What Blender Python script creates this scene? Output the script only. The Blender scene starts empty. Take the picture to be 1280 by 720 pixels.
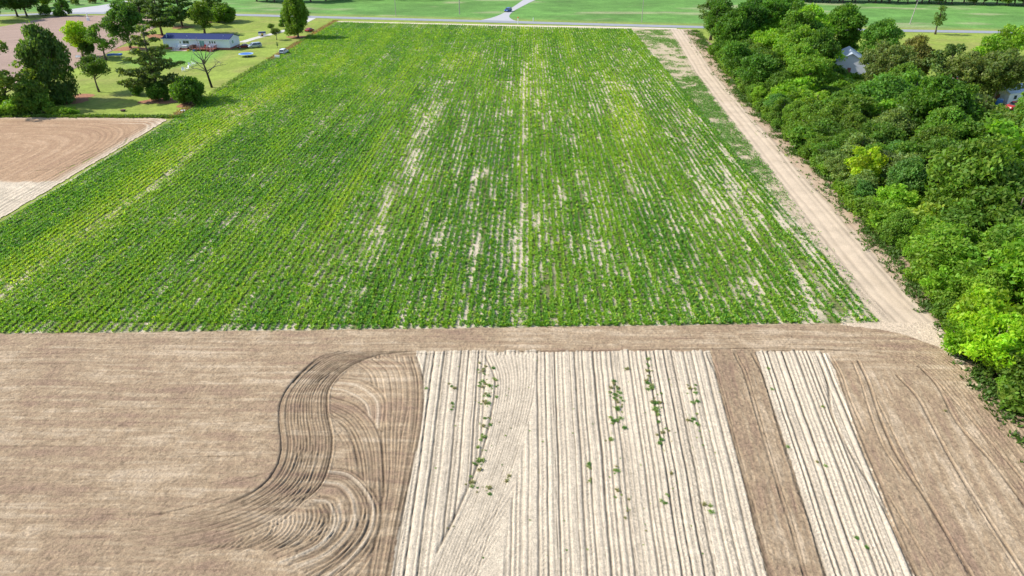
import bpy, math, random
import numpy as np
R = math.radians
PI = math.pi
random.seed(7)
RNG = np.random.default_rng(11)
S = bpy.context.scene
COL = S.collection

# ------------------------------------------------------------------ camera, sky, sun
H = 45.0
PX_F = 865.0                                  # focal length in pixels of a 1280 wide frame
PITCH = math.atan(476 / PX_F)
YAW = math.atan(19 / PX_F * math.cos(PITCH))
cam_d = bpy.data.cameras.new('camera')
cam_d.sensor_width = 36.0
cam_d.lens = 36.0 * PX_F / 1280
cam_d.clip_end = 6000
cam = bpy.data.objects.new('camera', cam_d)
COL.objects.link(cam)
cam.location = (0, 0, H)
cam.rotation_euler = (PI / 2 - PITCH, 0, YAW)
S.camera = cam

SUN_EL, SUN_AZ = R(40), R(278)                # azimuth measured clockwise from +Y; light comes from the left
w = bpy.data.worlds.new('World')
S.world = w
w.use_nodes = True
nt = w.node_tree
bg = nt.nodes['Background']
sky = nt.nodes.new('ShaderNodeTexSky')
sky.sky_type = 'NISHITA'
sky.sun_disc = False
sky.sun_elevation = SUN_EL
sky.sun_rotation = SUN_AZ
nt.links.new(sky.outputs[0], bg.inputs[0])
bg.inputs[1].default_value = 0.15
sl = bpy.data.lights.new('sun', 'SUN')
sl.energy = 4.5
sl.angle = R(0.6)
sl.color = (1.0, 0.95, 0.88)
so = bpy.data.objects.new('sun', sl)
COL.objects.link(so)
so.rotation_euler = (PI / 2 - SUN_EL, 0, -SUN_AZ + PI)
S.view_settings.view_transform = 'Standard'
S.view_settings.look = 'None'
S.view_settings.gamma = 1
S.view_settings.exposure = 0.5


def g(x, y, z=0.0):
    """ground position seen at a point of the photograph, at height z"""
    u = (x - 640) / PX_F
    v = (360 - y) / PX_F
    fx, fy = -math.sin(YAW), math.cos(YAW)
    rx, ry = fy, -fx
    k = math.cos(PITCH) + v * math.sin(PITCH)
    dx, dy = u * rx + fx * k, u * ry + fy * k
    dz = -math.sin(PITCH) + v * math.cos(PITCH)
    t = (z - H) / dz
    return (dx * t, dy * t)


def gp(pts):
    return [g(*p) for p in pts]


# ------------------------------------------------------------------ noise on arrays
_L = np.random.default_rng(3).random((16, 256, 256)).astype(np.float32)


def vnoise(x, y, sc=1.0, seed=0, scy=None):
    x = np.asarray(x, dtype=np.float64) / sc + 37.3 * seed
    y = np.asarray(y, dtype=np.float64) / (scy or sc) + 91.7 * seed
    xi = np.floor(x).astype(np.int64)
    yi = np.floor(y).astype(np.int64)
    fx = x - xi
    fy = y - yi
    fx = fx * fx * (3 - 2 * fx)
    fy = fy * fy * (3 - 2 * fy)
    L = _L[seed % 16]
    a = L[yi & 255, xi & 255]
    b = L[yi & 255, (xi + 1) & 255]
    c = L[(yi + 1) & 255, xi & 255]
    d = L[(yi + 1) & 255, (xi + 1) & 255]
    return (a * (1 - fx) + b * fx) * (1 - fy) + (c * (1 - fx) + d * fx) * fy


def fbm(x, y, sc=1.0, seed=0, oct=4, scy=None):
    t = 0
    a = 0.5
    n = 0
    for i in range(oct):
        t = t + a * vnoise(x, y, sc / 2 ** i, seed + i, (scy or sc) / 2 ** i)
        n += a
        a *= 0.55
    return t / n


def sstep(a, b, x):
    t = np.clip((x - a) / (b - a), 0, 1)
    return t * t * (3 - 2 * t)


def in_poly(X, Y, poly):
    ins = np.zeros(X.shape, bool)
    n = len(poly)
    for i in range(n):
        x1, y1 = poly[i]
        x2, y2 = poly[(i + 1) % n]
        if y1 == y2:
            continue
        c = ((y1 > Y) != (y2 > Y)) & (X < (x2 - x1) * (Y - y1) / (y2 - y1) + x1)
        ins ^= c
    return ins


def smooth_line(pts, step=0.05, n=None):
    """Catmull-Rom through the points, evenly resampled"""
    P = np.array(pts, float)
    P = np.vstack([2 * P[0] - P[1], P, 2 * P[-1] - P[-2]])
    out = []
    for i in range(1, len(P) - 2):
        t = np.linspace(0, 1, 24, endpoint=False)[:, None]
        p0, p1, p2, p3 = P[i - 1:i + 3]
        out.append(0.5 * (2 * p1 + (p2 - p0) * t + (2 * p0 - 5 * p1 + 4 * p2 - p3) * t ** 2 + (3 * p1 - p0 - 3 * p2 + p3) * t ** 3))
    out.append(P[-2][None])
    Q = np.vstack(out)
    d = np.r_[0, np.cumsum(np.hypot(*np.diff(Q, axis=0).T))]
    m = n or max(2, int(d[-1] / step) + 1)
    s = np.linspace(0, d[-1], m)
    return np.c_[np.interp(s, d, Q[:, 0]), np.interp(s, d, Q[:, 1])]


# ------------------------------------------------------------------ materials
def mat(name, color=(.5, .5, .5), rough=0.7, metal=0.0, spec=0.5, noise=0.0, nscale=2.0, bump=0.0, bscale=8.0):
    m = bpy.data.materials.new(name)
    m.use_nodes = True
    t = m.node_tree
    b = t.nodes['Principled BSDF']
    b.inputs['Roughness'].default_value = rough
    b.inputs['Metallic'].default_value = metal
    b.inputs['Specular IOR Level'].default_value = spec
    geo = t.nodes.new('ShaderNodeNewGeometry')
    n1 = t.nodes.new('ShaderNodeTexNoise')
    n1.inputs['Scale'].default_value = nscale
    n1.inputs['Detail'].default_value = 5
    t.links.new(geo.outputs['Position'], n1.inputs['Vector'])
    mr = t.nodes.new('ShaderNodeMapRange')
    mr.inputs['From Min'].default_value = 0.25
    mr.inputs['From Max'].default_value = 0.75
    mr.inputs['To Min'].default_value = 1 - noise
    mr.inputs['To Max'].default_value = 1 + noise
    t.links.new(n1.outputs['Fac'], mr.inputs['Value'])
    mul = t.nodes.new('ShaderNodeVectorMath')
    mul.operation = 'SCALE'
    mul.inputs[0].default_value = color
    t.links.new(mr.outputs[0], mul.inputs['Scale'])
    t.links.new(mul.outputs[0], b.inputs['Base Color'])
    if bump:
        n2 = t.nodes.new('ShaderNodeTexNoise')
        n2.inputs['Scale'].default_value = bscale
        n2.inputs['Detail'].default_value = 4
        t.links.new(geo.outputs['Position'], n2.inputs['Vector'])
        bp = t.nodes.new('ShaderNodeBump')
        bp.inputs['Strength'].default_value = 1.0
        bp.inputs['Distance'].default_value = bump
        t.links.new(n2.outputs['Fac'], bp.inputs['Height'])
        t.links.new(bp.outputs[0], b.inputs['Normal'])
    return m


def ground_mat(name, layers, bump=0.03, bscale=5.0, rough=0.95):
    """colour from the 'Col' attribute, varied by noise layers (scale, amount)"""
    m = bpy.data.materials.new(name)
    m.use_nodes = True
    t = m.node_tree
    b = t.nodes['Principled BSDF']
    b.inputs['Roughness'].default_value = rough
    b.inputs['Specular IOR Level'].default_value = 0.15
    at = t.nodes.new('ShaderNodeAttribute')
    at.attribute_name = 'Col'
    geo = t.nodes.new('ShaderNodeNewGeometry')
    cur = at.outputs['Color']
    for sc, amt in layers:
        n1 = t.nodes.new('ShaderNodeTexNoise')
        n1.inputs['Scale'].default_value = sc
        n1.inputs['Detail'].default_value = 4
        n1.inputs['Roughness'].default_value = 0.65
        t.links.new(geo.outputs['Position'], n1.inputs['Vector'])
        mr = t.nodes.new('ShaderNodeMapRange')
        mr.inputs['From Min'].default_value = 0.28
        mr.inputs['From Max'].default_value = 0.72
        mr.inputs['To Min'].default_value = 1 - amt
        mr.inputs['To Max'].default_value = 1 + amt
        t.links.new(n1.outputs['Fac'], mr.inputs['Value'])
        mul = t.nodes.new('ShaderNodeVectorMath')
        mul.operation = 'SCALE'
        t.links.new(cur, mul.inputs[0])
        t.links.new(mr.outputs[0], mul.inputs['Scale'])
        cur = mul.outputs[0]
    t.links.new(cur, b.inputs['Base Color'])
    if bump:
        n2 = t.nodes.new('ShaderNodeTexNoise')
        n2.inputs['Scale'].default_value = bscale
        n2.inputs['Detail'].default_value = 5
        n2.inputs['Roughness'].default_value = 0.7
        t.links.new(geo.outputs['Position'], n2.inputs['Vector'])
        bp = t.nodes.new('ShaderNodeBump')
        bp.inputs['Distance'].default_value = bump
        t.links.new(n2.outputs['Fac'], bp.inputs['Height'])
        t.links.new(bp.outputs[0], b.inputs['Normal'])
    return m


def leaf_mat(name, trans=0.38, use_obj=True, base=(1, 1, 1), rough=0.55):
    m = bpy.data.materials.new(name)
    m.use_nodes = True
    t = m.node_tree
    b = t.nodes['Principled BSDF']
    out = t.nodes['Material Output']
    b.inputs['Roughness'].default_value = rough
    b.inputs['Specular IOR Level'].default_value = 0.25
    at = t.nodes.new('ShaderNodeAttribute')
    at.attribute_name = 'Col'
    cur = at.outputs['Color']
    if use_obj:
        oi = t.nodes.new('ShaderNodeObjectInfo')
        mx = t.nodes.new('ShaderNodeVectorMath')
        mx.operation = 'MULTIPLY'
        t.links.new(cur, mx.inputs[0])
        t.links.new(oi.outputs['Color'], mx.inputs[1])
        cur = mx.outputs[0]
    t.links.new(cur, b.inputs['Base Color'])
    tr = t.nodes.new('ShaderNodeBsdfTranslucent')
    tc = t.nodes.new('ShaderNodeVectorMath')
    tc.operation = 'MULTIPLY'
    tc.inputs[1].default_value = (1.5, 1.5, 0.6)
    t.links.new(cur, tc.inputs[0])
    t.links.new(tc.outputs[0], tr.inputs['Color'])
    ms = t.nodes.new('ShaderNodeMixShader')
    ms.inputs[0].default_value = trans
    t.links.new(b.outputs[0], ms.inputs[1])
    t.links.new(tr.outputs[0], ms.inputs[2])
    t.links.new(ms.outputs[0], out.inputs['Surface'])
    return m


M_SOIL = ground_mat('tilled_soil', [(0.8, 0.07), (3.5, 0.22), (11.0, 0.32)], bump=0.09, bscale=7)
M_SAND = ground_mat('dry_sand', [(0.7, 0.06), (5.0, 0.10)], bump=0.03, bscale=5)
M_GRASS = ground_mat('meadow_grass', [(0.06, 0.12), (0.3, 0.16), (1.2, 0.22)], bump=0.08, bscale=2.5)
M_LEAF = leaf_mat('tree_foliage', trans=0.45)
M_CROP = leaf_mat('crop_foliage', trans=0.42, use_obj=False)
M_BARK = mat('bark', (.13, .10, .075), .95, noise=.3, nscale=3, bump=.03)
M_BARK_PALE = mat('pale_dead_bark', (.50, .46, .40), .9, noise=.2, nscale=4)
M_CHAR = mat('charred_bark', (.035, .028, .025), .95, noise=.4, nscale=3)
M_ASPHALT = mat('asphalt', (.25, .27, .31), .9, noise=.08, nscale=.6)
M_CONCRETE = mat('pale_concrete', (.40, .395, .40), .9, noise=.06, nscale=.5)
M_GRAVEL = mat('gravel', (.50, .48, .44), .95, noise=.15, nscale=1.2, bump=.03)
M_WHITE = mat('white_paint', (.78, .79, .80), .5, noise=.03)
M_SIDING = mat('vinyl_siding', (.70, .74, .82), .55, noise=.04, nscale=1)
M_ROOF = mat('blue_slate_shingle', (.030, .045, .125), .95, spec=.1, noise=.15, nscale=4)
M_BRICK = mat('brick_skirting', (.30, .12, .09), .9, noise=.25, nscale=4)
M_REDWOOD = mat('red_stained_wood', (.30, .085, .06), .8, noise=.3, nscale=5)
M_GLASS = mat('window_glass', (.03, .045, .06), .08, spec=.8)
M_TEAL = mat('teal_glass', (.16, .36, .36), .15, spec=.7)
M_DARK = mat('dark_rubber', (.02, .02, .022), .8)
M_METAL = mat('grey_metal', (.45, .46, .48), .4, metal=.6)
M_BLUE = mat('blue_vinyl', (.03, .13, .42), .6, noise=.1)
M_SKYBLUE = mat('pale_blue_pad', (.30, .45, .68), .6)
M_RED = mat('red_paint', (.42, .03, .03), .4)
M_MAROON = mat('maroon_car_paint', (.16, .008, .02), .25, spec=.6)
M_SILVER = mat('silver_car_paint', (.42, .47, .52), .28, metal=.4)
M_CARWHITE = mat('white_car_paint', (.72, .74, .78), .28)
M_CARBLUE = mat('blue_car_paint', (.02, .07, .30), .25)
M_YELLOW = mat('yellow_plastic', (.75, .45, .03), .5)
M_GREYROOF = mat('pale_metal_roof', (.42, .47, .52), .5, noise=.08)
M_WOODPOLE = mat('weathered_pole_wood', (.34, .31, .28), .9, noise=.15)
M_ORANGE = mat('orange_plastic', (.75, .16, .02), .5)


# ------------------------------------------------------------------ mesh helpers
def np_mesh(name, V, F, col=None, dom='POINT', smooth=False, material=None, parent=None):
    me = bpy.data.meshes.new(name)
    V = np.asarray(V, np.float32)
    F = np.asarray(F, np.int32)
    k = F.shape[1]
    me.vertices.add(len(V))
    me.vertices.foreach_set('co', V.ravel())
    me.loops.add(F.size)
    me.loops.foreach_set('vertex_index', F.ravel())
    me.polygons.add(len(F))
    me.polygons.foreach_set('loop_start', np.arange(0, F.size, k, dtype=np.int32))
    if smooth:
        me.polygons.foreach_set('use_smooth', np.ones(len(F), bool))
    me.update(calc_edges=True)
    if col is not None:
        a = me.attributes.new('Col', 'FLOAT_COLOR', dom)
        c = np.ones((len(col), 4), np.float32)
        c[:, :3] = col
        a.data.foreach_set('color', c.ravel())
    if material:
        me.materials.append(material)
    o = bpy.data.objects.new(name, me)
    COL.objects.link(o)
    if parent:
        o.parent = parent
    return o


def tag(o, label=None, cat=None, group=None, kind=None):
    if label:
        o['label'] = label
    if cat:
        o['category'] = cat
    if group:
        o['group'] = group
    if kind:
        o['kind'] = kind
    return o


def empty(name, loc=(0, 0, 0), rz=0.0):
    o = bpy.data.objects.new(name, None)
    COL.objects.link(o)
    o.location = loc
    o.rotation_euler = (0, 0, rz)
    o.empty_display_size = 0.3
    return o


def copy_tree(o, parent=None):
    c = o.copy()
    COL.objects.link(c)
    c.parent = parent
    for ch in list(o.children):
        copy_tree(ch, c)
    return c


class MB:
    def __init__(s):
        s.v = []
        s.f = []

    def add(s, v, f):
        n = len(s.v)
        s.v += [tuple(p) for p in v]
        s.f += [tuple(i + n for i in q) for q in f]
        return s

    def box(s, x0, x1, y0, y1, z0, z1):
        return s.add([(x0, y0, z0), (x1, y0, z0), (x1, y1, z0), (x0, y1, z0), (x0, y0, z1), (x1, y0, z1), (x1, y1, z1), (x0, y1, z1)],
                     [(0, 3, 2, 1), (4, 5, 6, 7), (0, 1, 5, 4), (1, 2, 6, 5), (2, 3, 7, 6), (3, 0, 4, 7)])

    def tube(s, pts, rad, seg=7):
        P = [np.array(p, float) for p in pts]
        rad = rad if hasattr(rad, '__len__') else [rad] * len(P)
        vs = []
        for i, p in enumerate(P):
            d = P[min(i + 1, len(P) - 1)] - P[max(i - 1, 0)]
            d = d / (np.linalg.norm(d) + 1e-9)
            a = np.cross(d, (0, 0, 1) if abs(d[2]) < .9 else (1, 0, 0))
            a /= np.linalg.norm(a)
            b = np.cross(d, a)
            for k in range(seg):
                t = 2 * PI * k / seg
                vs.append(p + rad[i] * (math.cos(t) * a + math.sin(t) * b))
        fs = []
        for i in range(len(P) - 1):
            for k in range(seg):
                fs.append((i * seg + k, i * seg + (k + 1) % seg, (i + 1) * seg + (k + 1) % seg, (i + 1) * seg + k))
        fs.append(tuple(range(seg - 1, -1, -1)))
        fs.append(tuple((len(P) - 1) * seg + k for k in range(seg)))
        return s.add(vs, fs)

    def prism(s, poly, y0, y1, taper=None):
        """polygon in x,z extruded along y; taper(z) scales y"""
        n = len(poly)
        f = taper or (lambda z: 1.0)
        v = [(x, y0 * f(z), z) for x, z in poly] + [(x, y1 * f(z), z) for x, z in poly]
        fs = [tuple(range(n)), tuple(range(2 * n - 1, n - 1, -1))]
        for i in range(n):
            j = (i + 1) % n
            fs.append((j, i, n + i, n + j))
        return s.add(v, fs)

    def build(s, name, material, parent=None, smooth=False):
        me = bpy.data.meshes.new(name)
        me.from_pydata(s.v, [], s.f)
        me.materials.append(material)
        if smooth:
            for p in me.polygons:
                p.use_smooth = True
        me.update()
        o = bpy.data.objects.new(name, me)
        COL.objects.link(o)
        if parent:
            o.parent = parent
        return o


# ------------------------------------------------------------------ zones of the land
BROWN = np.array((.335, .246, .153))
TAN = np.array((.420, .322, .215))
MAUVE = np.array((.280, .192, .128))
PALE = np.array((.560, .472, .350))
SAND = np.array((.540, .435, .315))
LITTER = np.array((.275, .195, .130))
DARKSOIL = np.array((.15, .105, .075))


def y_near(X):
    return 71.6 + 0.0433 * X


def crop_top(X):
    return 326 + (X + 85) * (308 - 326) / 133.0


def crop_right(Y):
    return np.interp(Y, [60, 73, 100, 140, 200, 282, 330], [43.5, 43.8, 44.2, 44.4, 44.6, 44.4, 44.4])


def woods_edge(Y):
    return np.interp(Y, [20, 45, 52, 58, 70, 80, 91, 103, 122, 142, 181, 235, 262, 300],
                     [49, 49.0, 49.0, 49.6, 51.4, 52.6, 54.8, 54.9, 57.0, 57.2, 58.4, 63.5, 66, 70])


TRK = gp([(1215, 470), (1150, 405), (1112, 370), (1062, 310), (1012, 250), (962, 190), (920, 140), (880, 90), (862, 60), (848, 40), (845, 36)])


def track_x(Y):
    a = np.array(TRK)
    return np.interp(Y, a[:, 1], a[:, 0])


class Grid:
    def __init__(s, x0, x1, y0, y1, d):
        s.x0, s.y0, s.d = x0, y0, d
        s.nx = int((x1 - x0) / d) + 1
        s.ny = int((y1 - y0) / d) + 1
        s.X, s.Y = np.meshgrid(x0 + np.arange(s.nx) * d, y0 + np.arange(s.ny) * d)
        s.h = np.zeros(s.X.shape)
        s.c = np.zeros(s.X.shape + (3,))

    def line(s, pts, w, raw=False, lug=0, fade=0.0, mod=0.0, seed=0, tail=0.0):
        """mask (0..1) of a line with gaussian profile"""
        L = pts if raw else smooth_line(pts, s.d * 0.6)
        amp = np.ones(len(L))
        if lug:
            t = np.arange(len(L)) * s.d * 0.6
            amp = 0.55 + 0.45 * np.sign(np.sin(t * 2 * PI / lug))
        if fade:
            n = len(L)
            q = np.linspace(0, 1, n)
            amp = amp * np.clip(q / fade, 0, 1) * np.clip((1 - q) / fade, 0, 1)
        if tail:
            amp = amp * np.clip((1 - np.linspace(0, 1, len(L))) / tail, 0, 1)
        if mod:
            amp = amp * (1 - mod + mod * vnoise(L[:, 0] * 1.0, L[:, 1], 1.1, seed))
        T = np.zeros(s.X.shape)
        K = int(math.ceil(2.0 * w / s.d))
        ix = np.round((L[:, 0] - s.x0) / s.d).astype(int)
        iy = np.round((L[:, 1] - s.y0) / s.d).astype(int)
        for a in range(-K, K + 1):
            for b in range(-K, K + 1):
                jx, jy = ix + a, iy + b
                ok = (jx >= 0) & (jx < s.nx) & (jy >= 0) & (jy < s.ny)
                if not ok.any():
                    continue
                jx, jy = jx[ok], jy[ok]
                dd = (s.x0 + jx * s.d - L[ok, 0]) ** 2 + (s.y0 + jy * s.d - L[ok, 1]) ** 2
                np.maximum.at(T, (jy, jx), amp[ok] * np.exp(-dd / (w * w)))
        return T

    def groove(s, pts, w=0.09, depth=0.07, dark=0.45, ridge=0.03, **k):
        T = s.line(pts, w, **k)
        s.h -= depth * T
        s.c *= (1 - dark * T)[..., None]  # darker moist soil; the colour also stands in for weak groove shading
        if ridge:
            L = smooth_line(pts, s.d * 0.6)
            t = np.gradient(L, axis=0)
            n = np.c_[-t[:, 1], t[:, 0]] / (np.hypot(t[:, 0], t[:, 1])[:, None] + 1e-9)
            kk = dict(k)
            kk['raw'] = True
            T2 = s.line(L + n * w * 1.9, w * 0.8, **kk)
            s.h += ridge * T2
            s.c *= (1 + 0.10 * T2)[..., None]

    def build(s, name, mask, z, material, label=None):
        m = mask[:-1, :-1] & mask[1:, :-1] & mask[:-1, 1:] & mask[1:, 1:]
        iy, ix = np.nonzero(m)
        a = iy * s.nx + ix
        F = np.c_[a, a + 1, a + 1 + s.nx, a + s.nx]
        used, inv = np.unique(F, return_inverse=True)
        V = np.c_[s.X.ravel()[used], s.Y.ravel()[used], s.h.ravel()[used] + z]
        C = np.clip(s.c.reshape(-1, 3)[used], 0.01, 0.9)
        o = np_mesh(name, V, inv.reshape(F.shape), C, 'POINT', True, material)
        o['kind'] = 'structure'
        if label:
            o['label'] = label
        return o


def brown_base(X, Y, q, strength=1.0):
    """tilled soil colour and relief, streaky along lines of constant q; s is the other coordinate"""
    s_ = np.where(True, X + 0.35 * Y, X)
    st = fbm(s_, q, 9.0, 1, 4, 0.55)
    st2 = fbm(s_, q, 2.5, 5, 3, 0.16)
    bl = fbm(X, Y, 5.0, 7, 4)
    fine = fbm(X, Y, 0.42, 4, 3)
    grit = vnoise(X, Y, 0.19, 7) * .6 + vnoise(X, Y, .11, 2) * .4
    spk = np.clip((vnoise(X, Y, .30, 11) - .80) * 5, 0, 1)
    t = np.clip((st - 0.5) * 2.2 + (st2 - .5) * 1.2 + (bl - .5) * 1.3 + (fbm(X, Y, 1.3, 13, 3) - .5) * 1.1, -1, 1) * strength
    c = BROWN + np.where(t[..., None] > 0, (TAN - BROWN) * t[..., None] * 1.5, (BROWN - MAUVE) * t[..., None] * 1.1)
    c = c * ((0.84 + 0.32 * fine) * (.86 + .28 * grit) * (1 - .30 * spk))[..., None]
    h = 0.05 * (st2 - .5) + 0.05 * (fine - .5) + 0.07 * (grit - .5)
    return c, h


# ------------------------------------------------------------------ the near field of bare soil
def bare_field():
    G = Grid(-74, 64, 31, 77, 0.085)
    X, Y = G.X, G.Y
    ur = X / (1 + 0.0047 * (Y - 36))                       # rows spread a little
    u = ur + 0.10 * (vnoise(X * 0.02, Y, 7.0, 3) - .5) + 0.05 * (vnoise(X * .3, Y, 2.0, 6) - .5)
    q = ((np.maximum(ur - 29, 0) * 1.75) ** 6 + np.maximum(Y - 38, 0.01) ** 6) ** (1 / 6)
    q = q + 0.6 * (vnoise(X, Y, 6, 2) - .5)
    c, h = brown_base(X, Y, Y + .5 * (vnoise(X, Y, 6, 2) - .5))
    c2, h2 = brown_base(Y * 1.0, X, ur + 30)
    wt = sstep(29.0, 31.0, ur) * sstep(65.0, 62.0, Y + .8 * np.maximum(ur - 37, 0))
    G.c[:] = c * (1 - wt)[..., None] + c2 * wt[..., None]
    G.h[:] = h * (1 - wt) + h2 * wt
    yh = 66.5 + 0.02 * X + 0.5 * (vnoise(X, Y * 0, 0.35, 8) - .5) + 0.5 * (vnoise(X, Y * 0, 1.3, 3) - .5)

    def profile(u0, u1, seed, bed=1.9, busy=1.0):
        """one dimensional profile across the rows: height and darkness"""
        r = random.Random(seed)
        xs = np.arange(u0 - .2, u1 + .2, 0.01)
        hp = np.zeros(len(xs))
        dp = np.zeros(len(xs))
        lp = np.zeros(len(xs))

        def bump(p, w_, a, arr):
            arr += a * np.exp(-((xs - p) / w_) ** 2)
        b = u0
        while b < u1:
            o = b + r.uniform(-.10, .10)
            kd = r.uniform(.75, 1.15)
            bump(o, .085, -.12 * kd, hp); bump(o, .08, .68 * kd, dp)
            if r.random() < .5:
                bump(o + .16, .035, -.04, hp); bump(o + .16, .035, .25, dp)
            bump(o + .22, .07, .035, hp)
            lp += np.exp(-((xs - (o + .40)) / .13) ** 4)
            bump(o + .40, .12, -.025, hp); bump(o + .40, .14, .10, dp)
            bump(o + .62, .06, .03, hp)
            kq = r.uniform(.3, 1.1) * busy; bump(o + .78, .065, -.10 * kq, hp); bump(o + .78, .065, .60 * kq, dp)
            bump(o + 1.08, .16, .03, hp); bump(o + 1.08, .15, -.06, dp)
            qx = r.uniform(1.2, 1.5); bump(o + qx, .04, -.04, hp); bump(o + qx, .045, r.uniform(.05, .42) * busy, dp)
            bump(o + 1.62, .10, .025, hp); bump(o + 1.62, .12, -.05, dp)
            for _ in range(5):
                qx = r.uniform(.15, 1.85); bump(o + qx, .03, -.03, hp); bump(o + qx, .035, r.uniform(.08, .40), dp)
            b += bed * r.uniform(.90, 1.10)
        return xs, hp, dp, lp

    def rows(mask, u0, u1, seed, basecol, bed=1.9, busy=1.0, amp=1.0):
        xs, hp, dp, lp = profile(u0, u1, seed, bed, busy)
        uu = u[mask]
        Hh = np.interp(uu, xs, hp)
        D = np.interp(uu, xs, dp)
        L = np.interp(uu, xs, lp)
        yy = Y[mask]
        xx = X[mask]
        br = 0.55 + 0.9 * fbm(xx * 3, yy, 1.2, 10, 3, 2.4)
        lug = np.sign(np.sin(yy * 2 * PI / 0.42 + np.abs(uu - np.round(uu)) * 9))
        Hh = Hh * amp + L * 0.022 * lug
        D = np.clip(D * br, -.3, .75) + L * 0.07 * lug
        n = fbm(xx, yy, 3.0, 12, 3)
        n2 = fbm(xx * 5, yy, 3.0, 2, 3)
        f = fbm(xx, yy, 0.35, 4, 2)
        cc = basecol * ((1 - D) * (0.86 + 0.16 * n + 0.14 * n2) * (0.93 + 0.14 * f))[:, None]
        cc[:, 2] *= 1 - 0.10 * np.clip(D, 0, 1) * 0 + 0
        G.c[mask] = cc
        G.h[mask] = Hh + 0.02 * (f - .5)

    # white sandy beds between the swirls and the first brown strip
    lefte = np.interp(Y, [31, 35.7, 45, 55, 61, 63.5, 67], [-9.3, -10.0, -10.2, -10.6, -11.6, -12.0, -12.4]) + 0.0
    ub = u + .22 * (fbm(X, Y, .8, 13, 3) - .5)
    pale1 = (X > lefte + .3 * (fbm(X, Y, .7, 5, 3) - .5)) & (ub < 18.85) & (Y < yh)
    rows(pale1, -13.5, 18.9, 5, PALE)
    # fan of curved lines inside it
    lc = gp([(607, 446), (619, 478), (612, 530), (598, 580), (572, 640), (546, 692), (520, 760)])
    rc = gp([(672, 443), (667, 500), (652, 570), (641, 620), (634, 660), (629, 700), (622, 760)])
    fan = in_poly(X, Y, lc + rc[::-1]) & pale1
    n = fbm(X, Y, 1.2, 3, 4)
    G.c[fan] = PALE * 0.97 * (0.84 + 0.28 * n[fan])[:, None]
    G.h[fan] = 0.03 * (n[fan] - .5)
    A, B = smooth_line(lc, n=60), smooth_line(rc, n=60)
    keep_c, keep_h = G.c.copy(), G.h.copy()
    for k in range(0, 15):
        f = k / 14
        L = A * (1 - f) + B * f
        # lines drift towards the left edge as they come nearer
        sh = np.linspace(0, 1, 60)[:, None] ** 2.2 * np.array([[-2.3 * f, 0]])
        G.groove(L + sh, 0.07, 0.05, 0.18 + 0.16 * ((k * 7) % 3), 0.02, mod=.7, seed=k)
    for k in range(0, 7):
        p0 = g(650 - k * 6, 590 + k * 17)
        p1 = g(600 - k * 5, 665 + k * 15)
        p2 = g(556 - k * 7, 735 + k * 12)
        G.groove([p0, p1, p2], 0.06, 0.045, 0.30, 0.02, mod=.6, seed=k + 3)
    out = ~fan & (in_poly(X, Y, gp([(450, 440), (900, 440), (960, 730), (440, 730)])))
    G.c[out] = keep_c[out]
    G.h[out] = keep_h[out]
    G.groove(lc[:-1], 0.12, 0.12, 0.6, 0.05, mod=.4)
    # ragged diagonal scratches at the heads of the beds
    rr = random.Random(4)
    for k in range(46):
        x = rr.uniform(-11.5, 18)
        a = rr.choice((-1, 1)) * rr.uniform(.25, .9)
        L = rr.uniform(1.0, 3.0)
        y = 66.4 + .02 * x - rr.uniform(0, 1.0)
        G.groove([(x, y), (x + a * L * .35, y - L * .5), (x + a * L * .5, y - L)], .05, .03, .22, .02, fade=.3)

    # brown strip, then the second sandy strip
    def strip_tone(mask, seed, tone):
        cc, hh = brown_base(Y[mask] * 1.0, X[mask], u[mask] * 1.3)
        G.c[mask] = cc * tone
        G.h[mask] = hh * 1.3
    st = (ub >= 18.85) & (ub < 23.4) & (Y < yh + .2)
    strip_tone(st, 4, .93)
    pale2 = (ub >= 23.4) & (ub < 30.1 + 0.5 * sstep(50, 66, Y)) & (Y < yh - .1 - 0.15 * np.maximum(ur - 29, 0) ** 2 * .8)
    rows(pale2, 23.4, 31, 9, PALE * 1.03, bed=1.36, busy=1.25)
    for uc, dk, wd in ((18.9, .7, .13), (19.15, .3, .07), (21.65, .5, .10), (21.95, .2, .06), (23.35, .68, .12), (30.35, .5, .12)):
        ys = np.linspace(31, 66.4, 60)
        dev = 0.18 * (vnoise(ys * 0 + uc, ys, 5, 4) - .5)
        xs = (uc + dev + (0.5 * sstep(50, 66, ys) if uc > 30 else 0)) * (1 + 0.0047 * (ys - 36))
        xs = xs - 0.5 * sstep(62, 67, ys)
        G.groove(np.c_[xs, ys], wd, .10, dk, .04, mod=.5, seed=int(uc))

    # long wheel lines of the right hand soil
    right_lines = [
        ([(1022, 446), (1034, 480), (1040, 520), (1062, 566), (1100, 630), (1152, 735)], .11, .55),
        ([(1072, 452), (1085, 480), (1098, 520), (1120, 570), (1158, 628), (1222, 735)], .10, .60),
        ([(1066, 455), (1076, 480), (1088, 520), (1104, 560), (1130, 600)], .06, .25),
        ([(1120, 470), (1146, 498), (1166, 535), (1200, 596), (1290, 735)], .10, .58),
        ([(1148, 458), (1172, 485), (1196, 530), (1240, 580), (1300, 660)], .09, .55),
        ([(1040, 448), (1052, 470), (1062, 500), (1080, 540)], .07, .3),
        ([(1095, 500), (1140, 590), (1190, 680), (1215, 730)], .05, .16),
        ([(1180, 560), (1230, 650), (1280, 730)], .05, .18),
        ([(1110, 620), (1150, 690), (1175, 735)], .05, .14),
        ([(1130, 452), (1160, 468), (1200, 510), (1260, 580), (1310, 640)], .06, .2),
        ([(960, 440), (1020, 438), (1080, 440), (1120, 446), (1150, 460)], .07, .25),
        ([(640, 440), (760, 439), (900, 437), (1000, 437), (1070, 440)], .07, .30),
        ([(500, 444), (640, 441), (760, 440)], .06, .25),
    ]
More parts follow.
